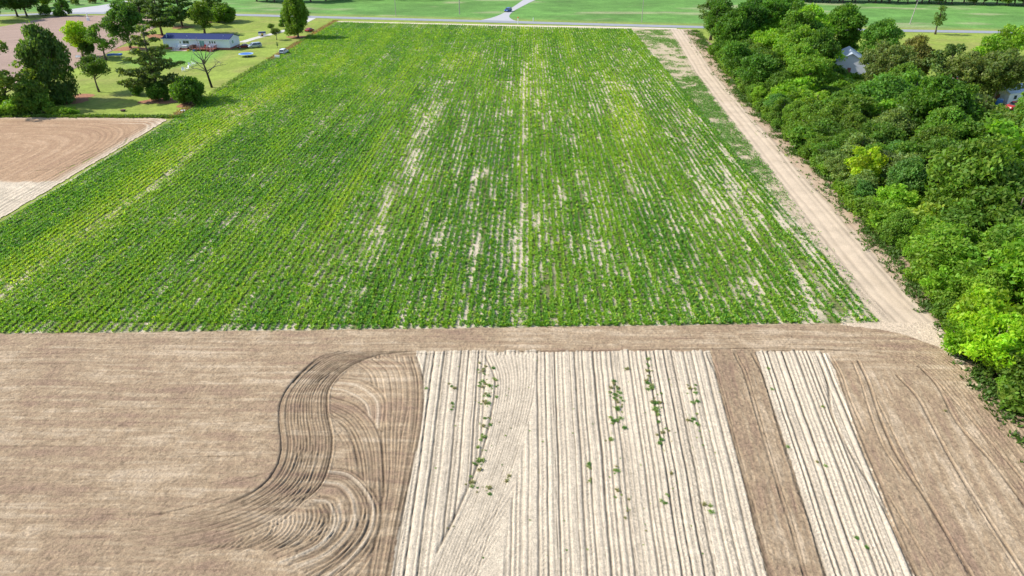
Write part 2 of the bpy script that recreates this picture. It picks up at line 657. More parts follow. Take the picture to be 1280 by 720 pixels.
    for i, (p, wd, dk) in enumerate(right_lines):
        G.groove(gp(p), wd * 1.1, .13, min(.72, dk * 1.25), .06, mod=.4, seed=i)
    # combed lines of the headland, round the corner and down beside the wood
    base = gp([(860, 424), (980, 420), (1080, 424), (1140, 438), (1180, 462), (1215, 500), (1262, 560), (1310, 620), (1370, 700)])
    bl = smooth_line(base, n=90)
    tn = np.gradient(bl, axis=0)
    nn = np.c_[-tn[:, 1], tn[:, 0]] / np.hypot(tn[:, 0], tn[:, 1])[:, None]
    for k in range(-6, 8):
        G.groove(bl + nn * (k * 0.42), .07, .04, .13 + .1 * (k % 3 == 0), .03, mod=.6, seed=k + 20)

    # ---- implement tracks at the left: S shaped pass and the loops beside it
    def clear(poly, tone=1.0, seed=0):
        m = in_poly(X, Y, poly)
        G.h[m] = 0.03 * (fbm(X[m], Y[m], .5, seed, 2) - .5)
        cc, _ = brown_base(X[m], Y[m], Y[m] + .5 * (vnoise(X[m], Y[m], 6, 2) - .5))
        G.c[m] = cc * tone

    def band(a, b, n, w_=.08, dark=.35, depth=.07, tone=1.0, edge=.6, mod=.55, fill=True, lugs=(), tail=0.0, seed=0):
        rb = random.Random(n * 7 + seed)
        A_, B_ = smooth_line(gp(a), n=90), smooth_line(gp(b), n=90)
        if fill:
            clear([tuple(p) for p in A_] + [tuple(p) for p in B_[::-1]], tone, n)
        for k in range(n):
            f = k / (n - 1)
            inner = 0 < k < n - 1
            dk = edge if not inner else dark * rb.uniform(.25, 1.9)
            if inner:
                f += rb.uniform(-.3, .3) / n
            L = A_ * (1 - f) + B_ * f
            G.groove(L, w_ * (1.35 if not inner else rb.uniform(.6, 1.25)), depth * rb.uniform(.6, 1.3), min(dk, .65), .05, mod=mod, seed=k, tail=tail)
        for f in lugs:
            L = A_ * (1 - f) + B_ * f
            T = G.line(smooth_line(L, G.d * .6), .16, raw=True, lug=.40)
            G.h += .03 * T
            G.c += T[..., None] * (PALE - G.c) * 0.55

    # strip along the white beds
    band([(470, 446), (478, 490), (477, 540), (480, 600), (472, 660), (458, 740)], [(521, 447), (529, 478), (527, 530), (512, 600), (497, 670), (484, 740)], 10, .085, .42, .09, 1.0, .6)
    # upper right comb
    band([(444, 455), (462, 470), (469, 500), (474, 530)], [(486, 446), (505, 462), (510, 500), (502, 545)], 7, .08, .45, .08, 1.06, .45)
    # small pale loop
    band([(413, 488), (432, 492), (455, 506), (462, 530)], [(428, 474), (456, 478), (481, 500), (478, 540)], 6, .08, .25, .07, 1.12, .4, lugs=(.1, .6))
    # middle loop
    band([(411, 520), (435, 540), (448, 580), (452, 628)], [(415, 497), (448, 510), (474, 545), (480, 622)], 8, .09, .42, .09, 1.0, .6, lugs=())
    # lower loop, wide, with tyre cleats
    band([(405, 608), (425, 612), (438, 632), (432, 662), (404, 690), (364, 706)], [(408, 585), (442, 592), (472, 625), (474, 662), (450, 700), (410, 735)], 9, .10, .36, .10, 1.04, .5, mod=.45, lugs=(.17, .78))
    band([(383, 634), (398, 634), (406, 652), (396, 676), (372, 690)], [(400, 622), (420, 628), (427, 655), (408, 684), (368, 702)], 5, .09, .42, .09, 1.0, .5, fill=False, lugs=(.6,))
    # the S pass itself
    sl_ = [(425, 440), (398, 449), (372, 472), (354, 498), (350, 525), (353, 560), (350, 585), (334, 608), (305, 628), (270, 641), (225, 650)]
    sr_ = [(520, 440), (470, 446), (436, 460), (412, 485), (409, 515), (415, 550), (414, 580), (402, 612), (370, 645), (320, 672), (240, 700), (120, 716)]
    sl_ = [(425, 440), (398, 449), (372, 472), (354, 498), (350, 525), (353, 560), (345, 588), (322, 613), (277, 634), (215, 650), (140, 662)]
    sr_ = [(520, 440), (470, 446), (436, 460), (412, 485), (409, 515), (415, 548), (412, 578), (400, 608), (370, 634), (320, 659), (262, 681), (170, 705)]
    band(sl_, sr_, 17, .08, .44, .10, 1.0, .6, mod=.5, tail=.42, seed=3)
    G.groove(gp(sl_[1:9]), .15, .15, .62, .07, mod=.35, fade=.06)
    G.groove(gp(sr_[1:9]), .12, .13, .58, .06, mod=.35, fade=.06)
    for k in range(9):
        o_ = k * 6.5
        G.groove(gp([(372 + o_ * .55, 560 + o_ * .2), (356 + o_ * .6, 598 + o_ * .3), (318 + o_ * .7, 628 + o_ * .45), (262 + o_ * .7, 648 + o_ * .6), (190 + o_ * .3, 662 + o_ * .75), (90, 672 + o_ * .8)]), .085, .09, (.36, .18, .28)[k % 3], .04, mod=.6, tail=.6, seed=k)
    # fan of dark arcs below the S, drawn over its lower edge
    rf_ = random.Random(31)
    for k in range(15):
        x0 = 411 - k * 5.2 + rf_.uniform(-1, 1)
        y0 = 628 + k * 1.6
        ye = 690 - (6 if k < 3 else 0) + rf_.uniform(-3, 3)
        G.groove(gp([(x0, y0), (x0 + 3 - k * .5, y0 + 16), (x0 - 5 - k * 1.2, (y0 + ye) / 2 + 8), (x0 - 26 - k * 2.2, ye)]), rf_.uniform(.06, .11), .09, .18 + .45 * (k in (4, 5, 6)) + rf_.uniform(0, .15), .05, fade=.1, mod=.3, seed=k)
    for k in range(5):
        G.groove(gp([(322 - k * 9, 664 + k * 3), (308 - k * 9, 678 + k * 2), (294 - k * 9, 688 + k)]), .07, .07, .3, .03, fade=.3, seed=k)
    # lighter overlapping passes
    band([(400, 470), (374, 500), (368, 540), (372, 580), (352, 612), (300, 645), (230, 668)], [(440, 452), (400, 478), (392, 515), (398, 560), (390, 600), (350, 640), (270, 676)], 5, .07, .35, .06, 1.0, .35, mod=.8, fill=False, tail=.4, seed=8)
    band([(420, 540), (432, 560), (436, 590)], [(416, 520), (446, 550), (456, 600)], 4, .07, .3, .06, 1.0, .35, mod=.6, fill=False, seed=2)
    band([(455, 610), (450, 650), (425, 690), (380, 725)], [(476, 600), (478, 650), (460, 700), (425, 745)], 5, .08, .35, .07, 1.0, .4, mod=.6, fill=False, seed=5)
    band([(340, 690), (380, 672), (402, 650), (404, 632)], [(362, 720), (410, 700), (446, 664), (444, 628)], 7, .07, .3, .06, 1.0, .35, mod=.7, fill=False, lugs=(.5,), seed=6)
    # faint returning wheel lines in the open soil
    for p, dk in (([(150, 655), (230, 637), (292, 620), (338, 607)], .45), ([(310, 553), (332, 557), (350, 568)], .4), ([(268, 609), (300, 602), (338, 591)], .4)):
        G.groove(gp(p), .08, .05, dk, .03, fade=.25, mod=.5)
    rr = random.Random(9)
    for k in range(38):
        y = 455 + (k % 19) * 14.5 + rr.uniform(-4, 4)
        x0 = rr.uniform(-60, 200)
        x1 = min(x0 + rr.uniform(60, 220), 340)
        G.groove(gp([(x0, y), ((x0 + x1) / 2, y + rr.uniform(-1.5, 1.5)), (x1, y + rr.uniform(-2, 2))]), .06, .04, rr.uniform(.15, .45), .03, fade=.3, mod=.7, seed=k)
    for k in range(26):
        y = rr.uniform(415, 445)
        x0 = rr.uniform(-60, 900)
        G.groove(gp([(x0, y + 3 * (x0 < 300)), (x0 + 90, y), (x0 + 220, y - 1)]), .07, .04, rr.uniform(.12, .3), .03, fade=.3, mod=.7, seed=k)

    # sand spilling from the farm track over the corner
    sp = in_poly(X + .5 * (vnoise(X, Y, 1.0, 3) - .5), Y + .5 * (vnoise(X, Y, .8, 5) - .5), gp([(1052, 398), (1052, 407), (1100, 413), (1145, 424), (1180, 440), (1210, 466), (1198, 436), (1160, 395)]))
    G.c[sp] = SAND * (0.88 + 0.24 * fbm(X[sp], Y[sp], 1.5, 6, 3))[:, None]
    for k in range(5):
        G.groove(gp([(1085 + k * 3, 404 + k * 2.2), (1118, 408 + k * 2.6), (1150 + k * 2, 418 + k * 3), (1185, 440 + k * 3)]), .06, .03, .22, .03, mod=.4, seed=k)
    # litter under the trees' edge
    d = X - woods_edge(Y) + 1.2 * (fbm(X, Y, 1.5, 8, 3) - .5)
    t = sstep(-.9, .2, d)[..., None]
    G.c[:] = G.c * (1 - t) + (LITTER * (0.7 + .6 * fbm(X, Y, .5, 3, 3))[..., None]) * t
    t = sstep(1.5, 4, d)[..., None]
    G.c[:] = G.c * (1 - t) + DARKSOIL * t
    mask = (Y < y_near(X) + .05 + .45 * (fbm(X, Y, 1.1, 4, 3) - .5))
    G.build('bare_soil_field', mask, 0.14, M_SOIL, 'bare tilled soil with swirling implement tracks')


bare_field()


def outer_soil():
    """the same soil beyond the finely modelled part"""
    G = Grid(-150, 150, -60, 78, 1.0)
    q = G.Y
    c, h = brown_base(G.X, G.Y, q)
    d = G.X - woods_edge(G.Y)
    t = sstep(0, 3, d)[..., None]
    G.c[:] = c * (1 - t) + DARKSOIL * t
    G.build('soil_field', G.Y < y_near(G.X) - 1.5, 0.0, M_SOIL, 'bare soil continuing around the tilled field')


outer_soil()


# ------------------------------------------------------------------ crop soil, headland strip and farm track
def bareness(X, Y):
    """0 = full stand of plants, 1 = bare; patches follow the rows"""
    st = vnoise(np.round(X / .95) * 3.1, Y, 1.0, 12, 11)
    b = 0.22 * np.clip((fbm(X, Y, 2.4, 2, 3, 16) - .54) * 6, 0, 1)
    b = b + 0.12 * np.clip((fbm(X, Y, 9, 6, 3, 26) - .58) * 7, 0, 1)
    mid = np.exp(-((X + 8) / 11.0) ** 2) * sstep(150, 90, Y)
    b = b + mid * (.03 + .25 * np.clip((st - .5) * 3, 0, 1))
    b = b + .40 * np.clip((st - .72) * 5, 0, 1) * sstep(-55, -10, X)
    c = vnoise(X, Y, 1.0, 5, 14)
    b = b + np.exp(-((X + 24.2) / 1.7) ** 2) * sstep(76, 100, Y) * sstep(222, 196, Y) * 0.34 * (c > .38)
    b = b + np.exp(-((X + 21.5) / 1.1) ** 2) * sstep(120, 135, Y) * sstep(215, 180, Y) * 0.38 * (c > .35)
    b = b + np.exp(-((X + 9) / 1.6) ** 2) * sstep(84, 96, Y) * sstep(155, 120, Y) * 0.2 * (c > .45)
    b = b + np.exp(-((X + .6) / .5) ** 2) * sstep(270, 230, Y) * 0.55
    b = b + np.exp(-((X + 48.5) / .5) ** 2) * 0.5 + np.exp(-((X + 46.3) / .4) ** 2) * 0.4
    b = b + np.exp(-((X + 69.5) / 2.0) ** 2) * sstep(230, 150, Y) * 0.5 * c
    yl = 207.0 + 0.01 * X
    b = b + np.exp(-((Y - yl) / 1.8) ** 2) * sstep(-50, -30, X) * 0.35
    rt = sstep(22, 42, X) * sstep(165, 110, Y)
    b = b + rt * (0.03 + .55 * np.clip((st - .50) * 3, 0, 1) + 0.65 * np.clip((fbm(X, Y, 2.2, 9, 3, 16) - .52) * 5, 0, 1))
    b = b + sstep(40, 44.5, X) * sstep(150, 120, Y) * .15
    b = b + np.exp(-((X - 30) / 12) ** 2) * np.exp(-((Y - 190) / 25) ** 2) * .3 * (c > .5)
    b = b * (1 - .8 * sstep(250, 285, Y))
    b = b * (1 - .45 * sstep(-30, -50, X) * (1 - np.exp(-((X + 70) / 4) ** 2)))
    b = np.where(np.abs(Y - yl) < 3, b * .8, np.minimum(b, .55 + .2 * (st > .75)))
    return np.clip(b, 0, 1)


def crop_ground():
    G = Grid(-87, 70, 62, 332, 0.27)
    X, Y = G.X, G.Y
    ph = (X / 0.95) * 2 * PI
    n = fbm(X, Y, 3, 2, 4)
    n2 = fbm(X, Y, 2, 8, 3, 12)
    t = np.clip(0.34 + .25 * sstep(-50, -10, X) + 0.9 * (n2 - .5) + .7 * (n - .5) + .9 * bareness(X, Y), 0, 1)[..., None]
    gi = np.floor((X + 84.6) / .95)
    gap = vnoise(gi * 5.3, Y, 1.0, 9, 14) * .6 + vnoise(gi * 2.7, Y, 1.0, 3, 3) * .4
    t = np.clip(t + (4.0 * (gap - .50) * (.5 + .6 * sstep(-60, -10, X)))[..., None], 0, 1)
    G.c[:] = np.array((.16, .17, .065)) * (1 - t) + PALE * .98 * t
    G.h[:] = .03 * (n - .5)
    right = X > crop_right(Y) + .2
    # sandy verge beyond the last rows
    top = Y > crop_top(X) - .3
    v = top & (Y < crop_top(X) + 4.2)
    G.c[v] = SAND * 1.08
    # right headland: patchy sand
    hd = right & (X < woods_edge(Y) + 25)
    G.c[hd] = SAND * (0.85 + .25 * fbm(X[hd], Y[hd], 2, 6, 3))[:, None]
    tx = track_x(Y)
    d = X - tx
    # track surface smooth and bright with ruts, pink brown litter towards the trees
    for off, wd, dk in ((-4.6, .22, .3), (-3.6, .22, .34), (-2.7, .2, .38), (-1.4, .25, .22), (.4, .22, .14), (1.6, .22, .34), (2.6, .2, .40), (3.2, .2, .3)):
        wob = .5 * (vnoise(X * 0, Y, 14, int(off * 3) % 13) - .5)
        T = np.exp(-((d - off - wob) / wd) ** 2) * (0.5 + .7 * vnoise(X, Y, 1.5, 4, 5))
        G.c *= (1 - dk * T * hd)[..., None]
        G.h -= .06 * T * hd
    tr_ = (sstep(2.3, 3.4, d + 1.5 * (fbm(X, Y, 2.0, 11, 3) - .5)) * .7 * hd)[..., None]
    G.c[:] = G.c * (1 - tr_) + (LITTER * 1.35 * (.8 + .4 * fbm(X, Y, .8, 6, 3))[..., None]) * tr_
    tr_ = (sstep(-2.7, -3.8, d + 1.2 * (fbm(X, Y, 2.0, 12, 3) - .5)) * .45 * sstep(90, 130, Y) * hd)[..., None]
    G.c[:] = G.c * (1 - tr_) + np.array((.36, .31, .18)) * tr_
    pud = (sstep(.60, .68, fbm(X, Y, 3.0, 14, 3, 9)) * .22 * (np.abs(d) < 2.6) * hd)[..., None]
    G.c[:] = G.c * (1 - pud) + TAN * pud
    e = X - woods_edge(Y) + 1.6 * (fbm(X, Y, 2.2, 8, 3) - .5)
    t = sstep(-1.6, -.3, e)[..., None] * .8
    G.c[:] = G.c * (1 - t) + LITTER * (0.75 + .5 * fbm(X, Y, .9, 3, 3))[..., None] * t
    t = sstep(1.5, 5, e)[..., None]
    G.c[:] = G.c * (1 - t) + DARKSOIL * t
    inside = (Y > y_near(X) - 1.2) & (Y < crop_top(X) + 3.6) & (X > -85.6 + .5 * (vnoise(X * 0, Y, 1.0, 2) - .5))
    cr = inside & (X <= crop_right(Y) + 2.0)
    G.build('crop_field_soil', cr, 0.07, M_SOIL, 'pale soil under the green crop rows')
    G.build('dirt_track', inside & (X > crop_right(Y) + 1.6) & (X < woods_edge(Y) + 6), 0.066, M_SAND, 'sandy farm track with wheel ruts beside the wood')


crop_ground()


def leaf_tris(P, size, spread, up, n, rng, flat=0.0):
    """n blades per plant position P; returns verts, faces"""
    N = len(P) * n
    C = np.repeat(P, n, axis=0)
    sz = np.repeat(size, n) * rng.uniform(.7, 1.3, N)
    az = rng.uniform(0, 2 * PI, N)
    el = rng.uniform(.15, 1.1, N) * (1 - flat)
    d = np.c_[np.cos(az) * np.cos(el), np.sin(az) * np.cos(el), np.sin(el)]
    s = np.c_[-np.sin(az), np.cos(az), rng.uniform(-.5, .5, N)]
    off = rng.normal(0, 1, (N, 3)) * np.array([spread[0], spread[1], 0])
    base = C + off
    base[:, 2] += np.abs(rng.normal(0, 1, N)) * up * .5
    tip = base + d * sz[:, None]
    wv = s * sz[:, None] * .24
    mid = base + d * sz[:, None] * .45
    V = np.stack([mid - wv, mid + wv, tip], 1).reshape(-1, 3)
    V2 = np.stack([mid + wv, mid - wv, base], 1).reshape(-1, 3)
    return V, V2


def crop():
    rng = np.random.default_rng(5)
    pts = []
    szs = []
    cols = []
    xs = np.arange(-84.6, 44.2, 0.95)
    vig = np.random.default_rng(2).normal(0, .5, len(xs))
    for ri, x in enumerate(xs):
        for y0, y1, st, sc in ((y_near(x) + .3, 150, .135, 1.0), (150, 225, .24, 1.25), (225, crop_top(x) - .5, .36, 1.6)):
            ys = np.arange(y0, y1, st)
            ys = ys + rng.uniform(-.5, .5, len(ys)) * st
            xx = x + rng.normal(0, .05, len(ys)) + .12 * (vnoise(ys * 0, ys, 9, 4) - .5)
            b = bareness(xx, ys)
            sides = (vnoise(xx * 0 + x * 7.7, ys, 5.0, 7) - .5) * .9
            keep = rng.random(len(ys)) > np.clip(b * .85 + .03 + sides * .25 - vig[ri] * .10, 0, .97)
            keep &= xx < crop_right(ys)
            xx, yy, b = xx[keep], ys[keep], b[keep]
            size = (0.335 + .10 * (fbm(xx, yy, 7, 3, 3) - .5) * 2 + vig[ri] * .035) * (1 - .45 * b) * (1 + .3 * (sc - 1))
            pts.append(np.c_[xx, yy, np.full(len(xx), .07)])
            szs.append(size)
            yel = np.clip((fbm(xx, yy, 6, 11, 3, 45) - .50) * 2.2 + vig[ri] * .20, -.5, .7) - .06
            yel = yel + 1.15 * np.exp(-((xx + 70) / 3.6) ** 2) * sstep(260, 180, yy) + .16 * sstep(0, -45, xx)
            yel = yel + .55 * np.exp(-((xx + .5) / 1.5) ** 2)
            yel = yel + .55 * np.exp(-((xx - 24) / 5) ** 2) * np.exp(-((yy - 205) / 45) ** 2) + .45 * np.exp(-((xx - 22) / 5) ** 2) * np.exp(-((yy - 150) / 25) ** 2)
            yel = yel - .25 * sstep(8, 30, xx) * sstep(150, 100, yy)
            cols.append(yel)
    for _ in range(1):
        m = 52000
        yy = 72 + 235 * rng.random(m) ** 1.5
        xx = rng.uniform(-84.5, 44, m)
        k = (rng.random(m) > bareness(xx, yy) * 1.2) & (xx < crop_right(yy)) & (yy > y_near(xx) + .3) & (yy < crop_top(xx) - .4)
        xx, yy = xx[k], yy[k]
        pts.append(np.c_[xx, yy, np.full(len(xx), .07)])
        szs.append(rng.uniform(.16, .36, len(xx)) * (1 + yy / 300))
        cols.append(rng.normal(.25, .3, len(xx)))
    P = np.vstack(pts)
    Z = np.concatenate(szs)
    Yl = np.clip(np.concatenate(cols), -.3, 1)
    n = 8
    far = 1 + .35 * sstep(150, 230, P[:, 1])
    wq = .6 + .6 * sstep(5, -50, P[:, 0])
    V, V2 = leaf_tris(P, Z, (.095, .09), .14, n, rng)
    N = len(P) * n
    base = np.array((.155, .345, .034))
    yellow = np.array((.400, .520, .045))
    dark = np.array((.075, .225, .028))
    yy = np.repeat(Yl, n)[:, None] + rng.normal(0, .22, (N, 1))
    c = np.where(yy > 0, base + (yellow - base) * np.clip(yy, 0, 1), base + (base - dark) * np.clip(yy * 2, -1, 0))
    c = c * rng.uniform(.75, 1.25, (N, 1))
    # blade = diamond of 4 vertices: base, left, tip, right
    V = V.reshape(-1, 3, 3)
    V2 = V2.reshape(-1, 3, 3)
    Q = np.stack([V2[:, 2], V[:, 1], V[:, 2], V[:, 0]], 1).reshape(-1, 3)
    F = np.arange(N * 4).reshape(-1, 4)
    o = np_mesh('crop_plants', Q, F, c, 'FACE', False, M_CROP)
    tag(o, 'young green crop standing in long parallel rows across the pale field', 'crop', kind='stuff')
    print('crop blades', N)


crop()


def ground_weeds():
    """sparse self sown plants and grass on the headland strip between the rows and the track, and along margins"""
    rng = np.random.default_rng(8)
    P = []
    S_ = []
    Cc = []
    # headland strip
    n = 85000
    y = rng.uniform(74, 306, n)
    x = crop_right(y) + rng.uniform(-1.5, 18, n)
    tx = track_x(y)
    d = tx - x
    dens = np.clip((fbm(x, y, 3.0, 3, 4) - .26) * 3.0, 0, .92)
    dens = dens * sstep(2.5, 3.8, d) * np.clip(.15 + sstep(110, 135, y), 0, 1)
    dens = np.where(y > 215, np.clip((fbm(x, y, 4, 5, 4) - .36) * 2.0, 0, .7) * sstep(2.6, 4.2, d), dens)
    k = rng.random(n) < dens
    P.append(np.c_[x[k], y[k], np.full(k.sum(), .07)])
    S_.append(rng.uniform(.16, .36, k.sum()))
    Cc.append(np.tile((.13, .27, .05), (k.sum(), 1)))
    # fringe at the foot of the wood
    n = 15000
    y = rng.uniform(36, 304, n)
    x = woods_edge(y) + rng.normal(0, .9, n) - np.where(rng.random(n) < .25, rng.random(n) * np.clip(woods_edge(y) - track_x(y) - 3.0, 0, 9), 0)
    k = rng.random(n) < np.clip((fbm(x, y, 3, 6, 3) - .35) * 3, 0, 1)
    P.append(np.c_[x[k], y[k], np.full(k.sum(), .07)])
    S_.append(rng.uniform(.25, .6, k.sum()))
    Cc.append(np.tile((.08, .15, .025), (k.sum(), 1)))
    # dry weeds along the left margin of the crop by the yard
    n = 4500
    y = rng.uniform(166, 330, n)
    x = -86.0 + rng.normal(0, .55, n)
    k = rng.random(n) < np.clip((fbm(x * 0, y, 6, 2, 3) - .25) * 2.5, .1, 1)
    P.append(np.c_[x[k], y[k], np.zeros(k.sum())])
    S_.append(rng.uniform(.3, .65, k.sum()))
    dry = (vnoise(x[k] * 0, y[k], 22, 9) > .5)[:, None]
    Cc.append(np.where(dry, (.30, .22, .10), (.17, .27, .05)))
    # margin between yard and left field
    n = 5000
    x = rng.uniform(-150, -84, n)
    y = 166.6 + rng.normal(0, .4, n)
    P.append(np.c_[x, y, np.zeros(n)])
    S_.append(rng.uniform(.3, .7, n))
    Cc.append(np.tile((.13, .22, .04), (n, 1)))
    P = np.vstack(P)
    S_ = np.concatenate(S_)
    C = np.vstack(Cc)
    m = 4
    V, V2 = leaf_tris(P, S_, (.16, .16), .15, m, rng)
    V = V.reshape(-1, 3, 3)
    V2 = V2.reshape(-1, 3, 3)
    Q = np.stack([V2[:, 2], V[:, 1], V[:, 2], V[:, 0]], 1).reshape(-1, 3)
    N = len(P) * m
    c = np.repeat(C, m, axis=0) * rng.uniform(.7, 1.35, (N, 1))
    o = np_mesh('field_weeds', Q, np.arange(N * 4).reshape(-1, 4), c, 'FACE', False, M_CROP)
    tag(o, 'low patchy weeds along the field margins and beside the sandy track', 'weeds', kind='stuff')


ground_weeds()


# ------------------------------------------------------------------ land further off
def big_ground():
    G = Grid(-460, 460, 60, 640, 1.5)
    X, Y = G.X, G.Y
    lawn = np.array((.225, .290, .048))
    lush = np.array((.120, .300, .050))
    past = np.array((.112, .240, .052))
    n = fbm(X, Y, 22, 4, 4)
    n2 = fbm(X, Y, 7, 9, 4)
    G.c[:] = lawn * (0.85 + .3 * n)[..., None]
    n3 = fbm(X, Y, 3.2, 5, 3)
    G.c[:] = G.c * (.82 + .36 * n3)[..., None]
    dryp = np.clip((n2 - .50) * 4, 0, 1)[..., None] * .55
    G.c[:] = G.c * (1 - dryp) + np.array((.27, .25, .08)) * dryp
    gx, gy = g(215, 74)
    t = np.exp(-(((X - gx - 1) / 13) ** 4 + ((Y - gy - 3) / 15) ** 4))[..., None] * .9
    G.c[:] = G.c * (1 - t) + lush * t
    far = sstep(0, 2, Y - (road_y(X) + 6))[..., None]
    pc = past * (0.8 + .45 * n)[..., None]
    pc = pc * (0.72 + .56 * fbm(X, Y * 1.5, 9, 2, 4))[..., None]
    pt = np.clip((fbm(X, Y * 2.5, 26, 12, 4) - .56) * 6, 0, 1)[..., None] * .55
    pc = pc * (1 - pt) + np.array((.36, .34, .20)) * pt
    pt = np.exp(-((Y - road_y(X) - 8) / 4) ** 2)[..., None] * .5
    pc = pc * (1 - pt) + np.array((.24, .26, .08)) * pt
    G.c[:] = G.c * (1 - far) + pc * far
    w_ = (sstep(0, 6, X - woods_edge(Y) - 2) * sstep(108, 96, X) * sstep(290, 255, Y))[..., None]
    G.c[:] = G.c * (1 - w_) + DARKSOIL * w_
    gx, gy = g(1268, 186)
    t = np.exp(-(((X - gx) / 6) ** 4 + ((Y - gy) / 5) ** 4))[..., None]
    G.c[:] = G.c * (1 - t) + np.array((.45, .18, .09)) * t
    G.h[:] = 0
    o = G.build('lawn', np.ones(X.shape, bool), 0.0, M_GRASS, 'mown yard grass and the green meadows beyond the road')
    o.name = 'grassland'
    # endless sheet below everything
    c = [(-3000, -3000, -.06), (3000, -3000, -.06), (3000, 3000, -.06), (-3000, 3000, -.06)]
    o = np_mesh('ground', c, [(0, 1, 2, 3)], np.tile((.085, .16, .04), (4, 1)), 'POINT', False, M_GRASS)
    o['kind'] = 'structure'


RD = gp([(-60, 21), (12, 19), (62, 17.3), (110, 16.6), (145, 16.6), (292, 18.6), (420, 22), (615, 27), (842, 33.2), (1010, 36.5), (1200, 39.6), (1340, 42)])


def road_y(X):
    a = np.array(RD)
    return np.interp(X, a[:, 0], a[:, 1])


big_ground()


def ribbon(name, pts, wl, wr, z, material, label=None, kind='structure'):
    L = smooth_line(pts, 2.0)
    t = np.gradient(L, axis=0)
    n = np.c_[-t[:, 1], t[:, 0]] / np.hypot(t[:, 0], t[:, 1])[:, None]
    q = np.linspace(0, 1, len(L))
    wl = np.interp(q, np.linspace(0, 1, len(wl)), wl) if hasattr(wl, '__len__') else np.full(len(L), wl)
    wr = np.interp(q, np.linspace(0, 1, len(wr)), wr) if hasattr(wr, '__len__') else np.full(len(L), wr)
    A_ = L + n * wl[:, None]
    B_ = L - n * wr[:, None]
    V = np.vstack([np.c_[A_, np.full(len(L), z)], np.c_[B_, np.full(len(L), z)]])
    m = len(L)
    i = np.arange(m - 1)
    F = np.c_[i + m, i + 1 + m, i + 1, i]
    o = np_mesh(name, V, F, np.tile((.5, .45, .36), (len(V), 1)), 'POINT', False, material)
    if kind:
        o['kind'] = kind
    if label:
        o['label'] = label
    return o


ribbon('main_road', RD, 3.3, 3.3, .075, M_ASPHALT, 'grey asphalt country road crossing behind the field')
ribbon('road_line', RD, .08, .08, .083, mat('faded_yellow_line', (.5, .42, .15), .8), 'faint centre line of the road')
def edge_strip(name, A_, B_, z, material, label):
    A_, B_ = smooth_line(gp(A_), n=40), smooth_line(gp(B_), n=40)
    V = np.vstack([np.c_[A_, np.full(40, z)], np.c_[B_, np.full(40, z)]])
    i = np.arange(39)
    o = np_mesh(name, V, np.c_[i + 40, i + 41, i + 1, i], np.tile((.5, .45, .4), (80, 1)), 'POINT', False, material)
    tag(o, label, kind='structure')


edge_strip('side_road', [(596, 26), (610, 23.6), (622, 19.8), (631, 15.6), (638, 11), (647, 5), (656, -1), (672, -9), (700, -22)], [(648, 27), (641.5, 25.2), (636.6, 21.5), (637.5, 18.3), (641.5, 14.4), (648, 10.6), (658, 5.5), (669.5, 0), (722, -22)], .069, M_CONCRETE, 'pale side road leaving the country road')
ribbon('lane', gp([(112, 15.6), (132, 9), (160, 3), (190, -4), (220, -12)]), [22, 7, 4, 4, 4], [14, 8, 4, 4, 4], .069, M_CONCRETE, 'pale concrete lane joining the road at the upper left')
ribbon('driveway', gp([(302, 53), (320, 47.5), (340, 42.5), (360, 37), (376, 30), (392, 22)]), 1.6, 1.6, .03, M_GRAVEL, 'pale gravel driveway to the house')
ribbon('sandy_verge', gp([(422, 27.4), (520, 29.4), (640, 32.2), (760, 34.4), (846, 36.4)]), [0.3, 1.0, 1.4, 1.4, 1.4], [0.3, 1.2, 1.5, 1.5, 1.5], .115, mat('verge_sand', (.62, .53, .42), .95, noise=.18, nscale=.4), 'sandy verge between crop and road')


